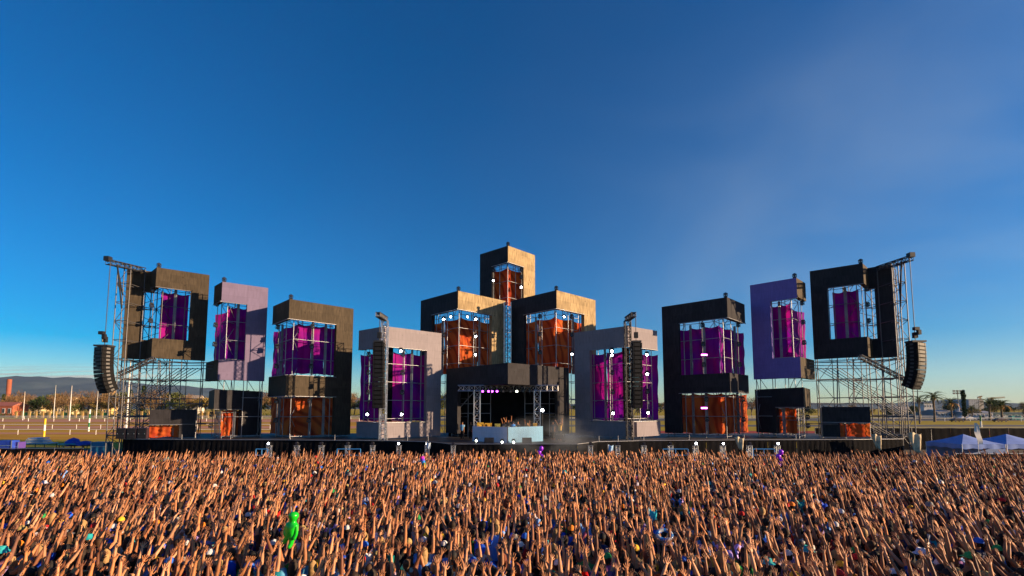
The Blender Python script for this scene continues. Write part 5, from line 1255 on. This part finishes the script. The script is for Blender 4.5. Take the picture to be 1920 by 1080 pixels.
# hedge and clipped garden wall on the left
def hedge():
    vs, fs = [], []; rs = np.random.default_rng(3); Y = 285
    x0, x1 = X_at(-30, Y, 1), X_at(900, Y, 1)
    for k in range(9000):
        p = np.array([rs.uniform(x0, x1), Y + rs.normal() * 1.2, abs(rs.normal()) * 1.1 + .2]); u, v = rs.normal(size=3), rs.normal(size=3); u *= .28 / np.linalg.norm(u); v *= .28 / np.linalg.norm(v); o = len(vs)
        vs += [tuple(p - u), tuple(p - v), tuple(p + u), tuple(p + v)]; fs.append((o, o + 1, o + 2, o + 3))
    tag(MB().add(vs, fs).build('hedge', LM[1]), 'long low dark hedge beyond the race track', 'hedge', kind='stuff')
hedge()
M['ochre_wall'] = mat('ochre_wall', (.42, .28, .10), .85, noise=.15, nscale=.5)
def park_wall():
    Y = 279; t = thing('park_wall', 'long ochre fence wall with piers behind the far white rail', 'wall', (X_at(30, Y, 1), Y, 0)); zt = z_at(771, Y)
    for i in range(34):
        px = 30 + i * 12.4; x = X_at(px, Y, 1); w = X_at(px + 12.4, Y, 1) - x
        MB().box((x, Y, zt / 2), (w * .32, .6, zt)).build('pier', M['ochre_wall'], t)
        if i < 33:
            MB().box((x + w / 2, Y, zt * .93), (w * .68, .3, .25)).build('top_beam', M['ochre_wall'], t)
            if i % 3 == 1: MB().box((x + w / 2, Y + .2, zt * .4), (w * .66, .2, zt * .8)).build('infill', [M['ochre_wall'], M['pg']][i % 2], t)
park_wall()
# palms
def palm_meshes():
    mb = MB(); vs, fs = [], []; L = 3.6; n = 12
    for j in range(n + 1):
        q = j / n; x = L * (q - .18 * q * q); z = .75 * math.sin(q * 2.4) * 1.1 - 1.5 * q * q; w = .42 * math.sin(math.pi * (.12 + .86 * q)) ** .7
        vs += [(x, -w, z - w * .55), (x, 0, z + .02), (x, w, z - w * .55)]
    for j in range(n):
        if j % 1 == 0:
            a, b = 3 * j, 3 * j + 3
            # leaflets: a gap after each pair
            for s in (0, 2):
                p, c, d, e = Vector(vs[a + s]), Vector(vs[a + 1]), Vector(vs[b + s]), Vector(vs[b + 1])
                for k in range(3):
                    u0, u1 = k / 3, k / 3 + .2; o = len(mb.v); r0, r1 = c.lerp(e, u0), c.lerp(e, u1); t0 = p.lerp(d, min(1, u0 + .3))
                    mb.v += [tuple(r0), tuple(r1), tuple(t0)]; mb.f.append((o, o + 1, o + 2)); mb.uv.append(None)
    mb.tube([vs[3 * j + 1] for j in range(0, n + 1, 2)], [.05, .045, .04, .03, .025, .02, .01], 4)
    return mb.data('frond', leaf_mat('palm_leaf', (.05, .075, .02), (.10, .11, .03)))
FR = palm_meshes(); FRO = None
M['palm_dead'] = leaf_mat('dead_palm_fronds', (.42, .20, .04), (.5, .28, .07)); FD = FR.copy(); FD.materials.clear(); FD.materials.append(M['palm_dead'])
def palm(px, pytop, pybase, label, sc=1.0, dead=0):
    Y = ydist(pybase); c = P(px, pytop, Y); hgt = c.z - 1.1 * sc; t = thing('palm_tree', label, 'palm tree', (c.x, Y, 0), 'palms beyond the right track')
    MB().tube([(c.x, Y, 0), (c.x + .1, Y, hgt * .5), (c.x, Y, hgt)], [.32 * sc, .22 * sc, .27 * sc], 8).build('trunk', M['bark'], t, True)
    MB().tube([(c.x, Y, hgt - .9 * sc), (c.x, Y, hgt - .4 * sc), (c.x, Y, hgt + .1)], [.4 * sc, .72 * sc, .35 * sc], 9).build('crown_base', M['palm_dead'] if dead else M['bark'], t, True)
    rr = random.Random(px)
    for k in range(30):
        lay = k % 3; o = link('frond', FD if (dead and lay == 2) else FR, t, (0, 0, hgt), Euler((rr.uniform(-.15, .15), -.75 + .55 * lay + rr.uniform(-.12, .12), k * 2.4 + rr.uniform(-.2, .2))), (sc * rr.uniform(.85, 1.1),) * 3)
palm(1749, 738, 791, 'tallest palm right of the loudspeakers, with a clear trunk', 1.35); palm(1722, 745, 791, 'palm partly behind the utility pole beside the right loudspeakers', 1.1)
palm(1782, 750, 788, 'bushy palm with orange dry fronds before the floodlight mast', 1.35, 1); palm(1822, 762, 787, 'smallest dark palm before the grey apartment block', 1.0)
palm(1853, 750, 788, 'wide dark palm under the crane jib', 1.5); palm(1876, 754, 788, 'palm with bright orange fronds near the right edge', 1.5, 1); palm(1925, 760, 788, 'palm cut off by the right edge', 1.2)
# cars on the far road
def car(px, pyb, col, label, L=4.4, van=False):
    Y = ydist(pyb); x = X_at(px, Y, 1); t = thing('parked_car', label, 'car', (x, Y, 0), 'cars on the far road'); h = 1.9 if van else 1.45; W = 1.75
    prof = [(-L / 2, .35), (-L / 2, .85), (-L * .36, .95), (-L * .22, h), (L * .18, h), (L * .32, .95), (L / 2, .8), (L / 2, .35)] if not van else [(-L / 2, .35), (-L / 2, h), (L * .28, h), (L * .4, 1.05), (L / 2, .95), (L / 2, .35)]
    n = len(prof); vs = [(x + a, Y - W / 2 + (.12 if b > 1 else 0), b) for a, b in prof] + [(x + a, Y + W / 2 - (.12 if b > 1 else 0), b) for a, b in prof]
    MB().add(vs, [tuple(range(n)), tuple(reversed(range(n, 2 * n)))] + [(i, n + i, n + (i + 1) % n, (i + 1) % n) for i in range(n)]).build('body', mat('car_paint', col, .25, spec=.6), t)
    g = .93; wb = [(-L * .33, 1.0), (-L * .21, h - .12), (-.08, h - .12), (-.08, 1.0)]; wc = [(.06, 1.0), (.06, h - .12), (L * .17, h - .12), (L * .29, 1.0)]
    for w in (wb, wc): MB().add([(x + a, Y - W / 2 + .03 + (.085 if b > 1.05 else .0), b) for a, b in w], [(0, 1, 2, 3)]).build('side_window', M['lens'], t)
    for sx in (-.31, .31):
        for sy in (-1, 1): MB().tube([(x + sx * L, Y + sy * (W / 2 - .1), .33), (x + sx * L, Y + sy * (W / 2 + .03), .33)], .33, 12).build('wheel', M['blk'], t)
car(1795, 791, (.03, .02, .02), 'dark car with a lighter roof passing on the far road', 4.6); car(1875, 791, (.05, .025, .025), 'maroon dark car on the far road near the right edge', 4.6)
car(1818, 788, (.55, .56, .58), 'white car parked left of the small palm'); car(1838, 787.5, (.4, .41, .45), 'silver van parked before the apartment block', 4.8, True); car(1905, 788, (.03, .25, .22), 'teal van near the right edge', 5, True); car(1806, 787, (.5, .5, .52), 'pale car half hidden behind the dark one')
# buildings
M['win'] = mat('window_glass', (.04, .05, .07), .15, spec=.7)
def building(px0, px1, pytop, Y, dep, col, label, floors=2, cols=4, roof=None, group='buildings beyond the track'):
    a, b = P(px0, pytop, Y), P(px1, pytop, Y); w = b.x - a.x; h = a.z; cx = (a.x + b.x) / 2; t = thing('building', label, 'building', (cx, Y, 0), group)
    wm = mat('wall_plaster', col, .85, noise=.1, nscale=.3); MB().box((cx, Y + dep / 2, h / 2), (w, dep, h)).build('wall', wm, t)
    for i in range(floors):
        for j in range(cols):
            x = a.x + w * (j + .5) / cols; z = h * (i + .55) / floors
            f = MB().box((x, Y - .05, z), (w / cols * .5, .12, h / floors * .45)).build('window', M['white'], t)
            MB().box((x, Y - .10, z), (w / cols * .42, .06, h / floors * .38)).build('pane', M['win'], t)
    rm = mat('roof_cover', roof or (.2, .2, .21), .7)
    if roof: MB().add([(a.x - .3, Y - .3, h), (b.x + .3, Y - .3, h), (b.x + .3, Y + dep + .3, h), (a.x - .3, Y + dep + .3, h), (a.x - .3, Y + dep / 2, h * 1.35), (b.x + .3, Y + dep / 2, h * 1.35)], [(0, 1, 5, 4), (2, 3, 4, 5), (0, 4, 3), (1, 2, 5), (3, 2, 1, 0)]).build('roof', rm, t)
    else: MB().box((cx, Y + dep / 2, h + .2), (w + .4, dep + .4, .4)).build('roof', rm, t)
building(1816, 1833, 749, 620, 25, (.30, .33, .40), 'blue grey apartment block, taller of the far pair', 8, 4)
building(1835, 1844, 750, 640, 25, (.42, .38, .34), 'beige apartment block beside the blue grey one', 8, 3)
building(1798, 1806, 749, 700, 25, (.22, .28, .36), 'narrow dark block behind the floodlight mast', 8, 3)
building(1732, 1752, 757, 420, 12, (.45, .47, .52), 'pale grey low house left of the tallest palm', 2, 4)
building(1757, 1790, 772, 260, 10, (.30, .30, .32), 'long low shed with a grey roof under the palms', 1, 5, (.28, .29, .31))
building(1808, 1862, 774, 255, 10, (.35, .36, .40), 'long pale shed with a flat roof behind the silver van', 1, 7, (.25, .27, .32))
building(1865, 1945, 776, 262, 10, (.12, .18, .18), 'dark green low shed at the right edge', 1, 7, (.06, .10, .10))
building(1690, 1726, 768, 270, 10, (.38, .36, .35), 'low house partly behind the utility pole', 1, 4, (.3, .28, .27))
building(-20, 24, 761, 300, 10, (.42, .12, .06), 'red low house at the left edge among bare trees', 1, 4, (.35, .12, .08))
building(56, 78, 760, 420, 10, (.55, .42, .22), 'ochre house behind the trees near the cream lamp pole', 2, 4, (.3, .2, .12))
building(105, 132, 752, 430, 10, (.60, .48, .28), 'cream house with a long roof before the hills', 2, 5, (.4, .3, .18))
building(190, 206, 744, 440, 10, (.62, .42, .16), 'tall ochre house under the left loudspeakers', 3, 3, (.45, .28, .12))
building(330, 372, 750, 450, 10, (.60, .55, .46), 'pale house seen below the left lilac frame', 2, 6, (.4, .32, .24))
def chimney():
    Y = 500; p = P(18, 711, Y); t = thing('brick_chimney', 'round red brick chimney rising above the trees at the left edge', 'chimney', (p.x, Y, 0)); n = 9
    for i in range(n): MB().tube([(p.x, Y, p.z * i / n), (p.x, Y, p.z * (i + .93) / n), (p.x, Y, p.z * (i + 1) / n)], [2.0, 1.95, 2.05], 12).build('ring', mat('chimney_brick', (.30, .09, .05), .9, noise=.2) if i == 0 else bpy.data.materials['chimney_brick'], t)
chimney()
def crane(px, pyt, Y, jib0, jib1, label):
    p = P(px, pyt, Y); t = thing('tower_crane', label, 'crane', (p.x, Y, 0), 'far tower cranes'); m = mat('crane_paint', (.35, .22, .08), .6)
    truss('mast', (p.x, Y, 0), (p.x, Y, p.z), 1.6, t, m, n=18, r=.14, cr=.2); a, b = P(jib0, pyt + 1, Y), P(jib1, pyt - 1, Y)
    truss('jib', a, b, 1.4, t, m, n=14, r=.14, cr=.2); MB().box(a + Vector((1, 0, -1.2)), (2.2, 1.4, 2)).build('counterweight', M['galv'], t)
crane(1860, 746, 600, 1852, 1883, 'tower crane with a long jib over the palms'); crane(1838, 744, 800, 1833, 1841, 'short jibbed tower crane above the apartment block')
# thin cloud low on the left, outside the haze
def cloud():
    m, t, b = newmat('thin_cloud'); N = t.nodes.new; L = t.links.new
    tc = N('ShaderNodeTexCoord'); mp = N('ShaderNodeMapping'); mp.inputs['Scale'].default_value = (1.6, 1, 7); L(tc.outputs['Generated'], mp.inputs[0])
    n = N('ShaderNodeTexNoise'); n.inputs['Scale'].default_value = 2.2; n.inputs['Detail'].default_value = 8; L(mp.outputs[0], n.inputs['Vector'])
    sp = N('ShaderNodeSeparateXYZ'); L(tc.outputs['Generated'], sp.inputs[0])
    def tent_(o, lo):
        a = N('ShaderNodeMapRange'); a.inputs[1].default_value = 0; a.inputs[2].default_value = lo; L(o, a.inputs[0]); c = N('ShaderNodeMapRange'); c.inputs[1].default_value = 1; c.inputs[2].default_value = 1 - lo; L(o, c.inputs[0])
        k = N('ShaderNodeMath'); k.operation = 'MULTIPLY'; L(a.outputs[0], k.inputs[0]); L(c.outputs[0], k.inputs[1]); return k.outputs[0]
    r = N('ShaderNodeMapRange'); r.inputs[1].default_value = .38; r.inputs[2].default_value = .72; L(n.outputs[0], r.inputs[0])
    k = N('ShaderNodeMath'); k.operation = 'MULTIPLY'; L(tent_(sp.outputs[0], .35), k.inputs[0]); L(tent_(sp.outputs[2], .5), k.inputs[1]); k2 = N('ShaderNodeMath'); k2.operation = 'MULTIPLY'; L(k.outputs[0], k2.inputs[0]); L(r.outputs[0], k2.inputs[1])
    b.inputs['Base Color'].default_value = (.8, .75, .7, 1); b.inputs['Roughness'].default_value = 1; L(k2.outputs[0], b.inputs['Alpha'])
    Y = 11500; a, c = P(-420, 740, Y), P(420, 678, Y); mb = MB(); vs = []; 
    for j in range(9):
        for i in range(25): u, v = i / 24, j / 8; vs.append((a.x + (c.x - a.x) * u, Y + 300 * math.sin(u * 6) + 500 * v, a.z + (c.z - a.z) * v))
    fs = [(j * 25 + i, j * 25 + i + 1, (j + 1) * 25 + i + 1, (j + 1) * 25 + i) for j in range(8) for i in range(24)]
    o = mb.add(vs, fs).build('clouds', m, None, True); o['kind'] = 'structure'
cloud()
def haze():
    m = bpy.data.materials.new('haze_air'); m.use_nodes = True; t = m.node_tree; t.nodes.clear(); o = t.nodes.new('ShaderNodeOutputMaterial'); v = t.nodes.new('ShaderNodeVolumePrincipled')
    v.inputs['Color'].default_value = (.55, .74, 1.0, 1); v.inputs['Density'].default_value = 2.4e-5; v.inputs['Anisotropy'].default_value = .1; t.links.new(v.outputs[0], o.inputs['Volume'])
    k = MB().box((0, 4850, 249.5), (19600, 10900, 505)).build('haze', m); tag(k, kind='stuff')
def smoke():
    m = bpy.data.materials.new('stage_smoke'); m.use_nodes = True; t = m.node_tree; t.nodes.clear(); N = t.nodes.new; L = t.links.new
    o = N('ShaderNodeOutputMaterial'); v = N('ShaderNodeVolumePrincipled'); v.inputs['Color'].default_value = (.75, .85, .95, 1); v.inputs['Anisotropy'].default_value = .2; L(v.outputs[0], o.inputs['Volume'])
    tc = N('ShaderNodeTexCoord'); n = N('ShaderNodeTexNoise'); n.inputs['Scale'].default_value = 3.2; n.inputs['Detail'].default_value = 4; L(tc.outputs['Generated'], n.inputs['Vector'])
    d = N('ShaderNodeVectorMath'); d.operation = 'DISTANCE'; L(tc.outputs['Generated'], d.inputs[0]); d.inputs[1].default_value = (.5, .5, .38)
    f = N('ShaderNodeMapRange'); f.inputs[1].default_value = .12; f.inputs[2].default_value = .48; f.inputs[3].default_value = 1; f.inputs[4].default_value = 0; L(d.outputs['Value'], f.inputs[0])
    r = N('ShaderNodeMapRange'); r.inputs[1].default_value = .4; r.inputs[2].default_value = .7; L(n.outputs[0], r.inputs[0]); k = N('ShaderNodeMath'); k.operation = 'MULTIPLY'; L(f.outputs[0], k.inputs[0]); L(r.outputs[0], k.inputs[1])
    k2 = N('ShaderNodeMath'); k2.operation = 'MULTIPLY'; k2.inputs[1].default_value = .30; L(k.outputs[0], k2.inputs[0]); L(k2.outputs[0], v.inputs['Density'])
    tag(MB().box((3.2, 43.2, 3.1), (10.5, 7.0, 4.4)).build('stage_smoke', m), kind='stuff')
smoke()
HAZE = True
if HAZE: haze()
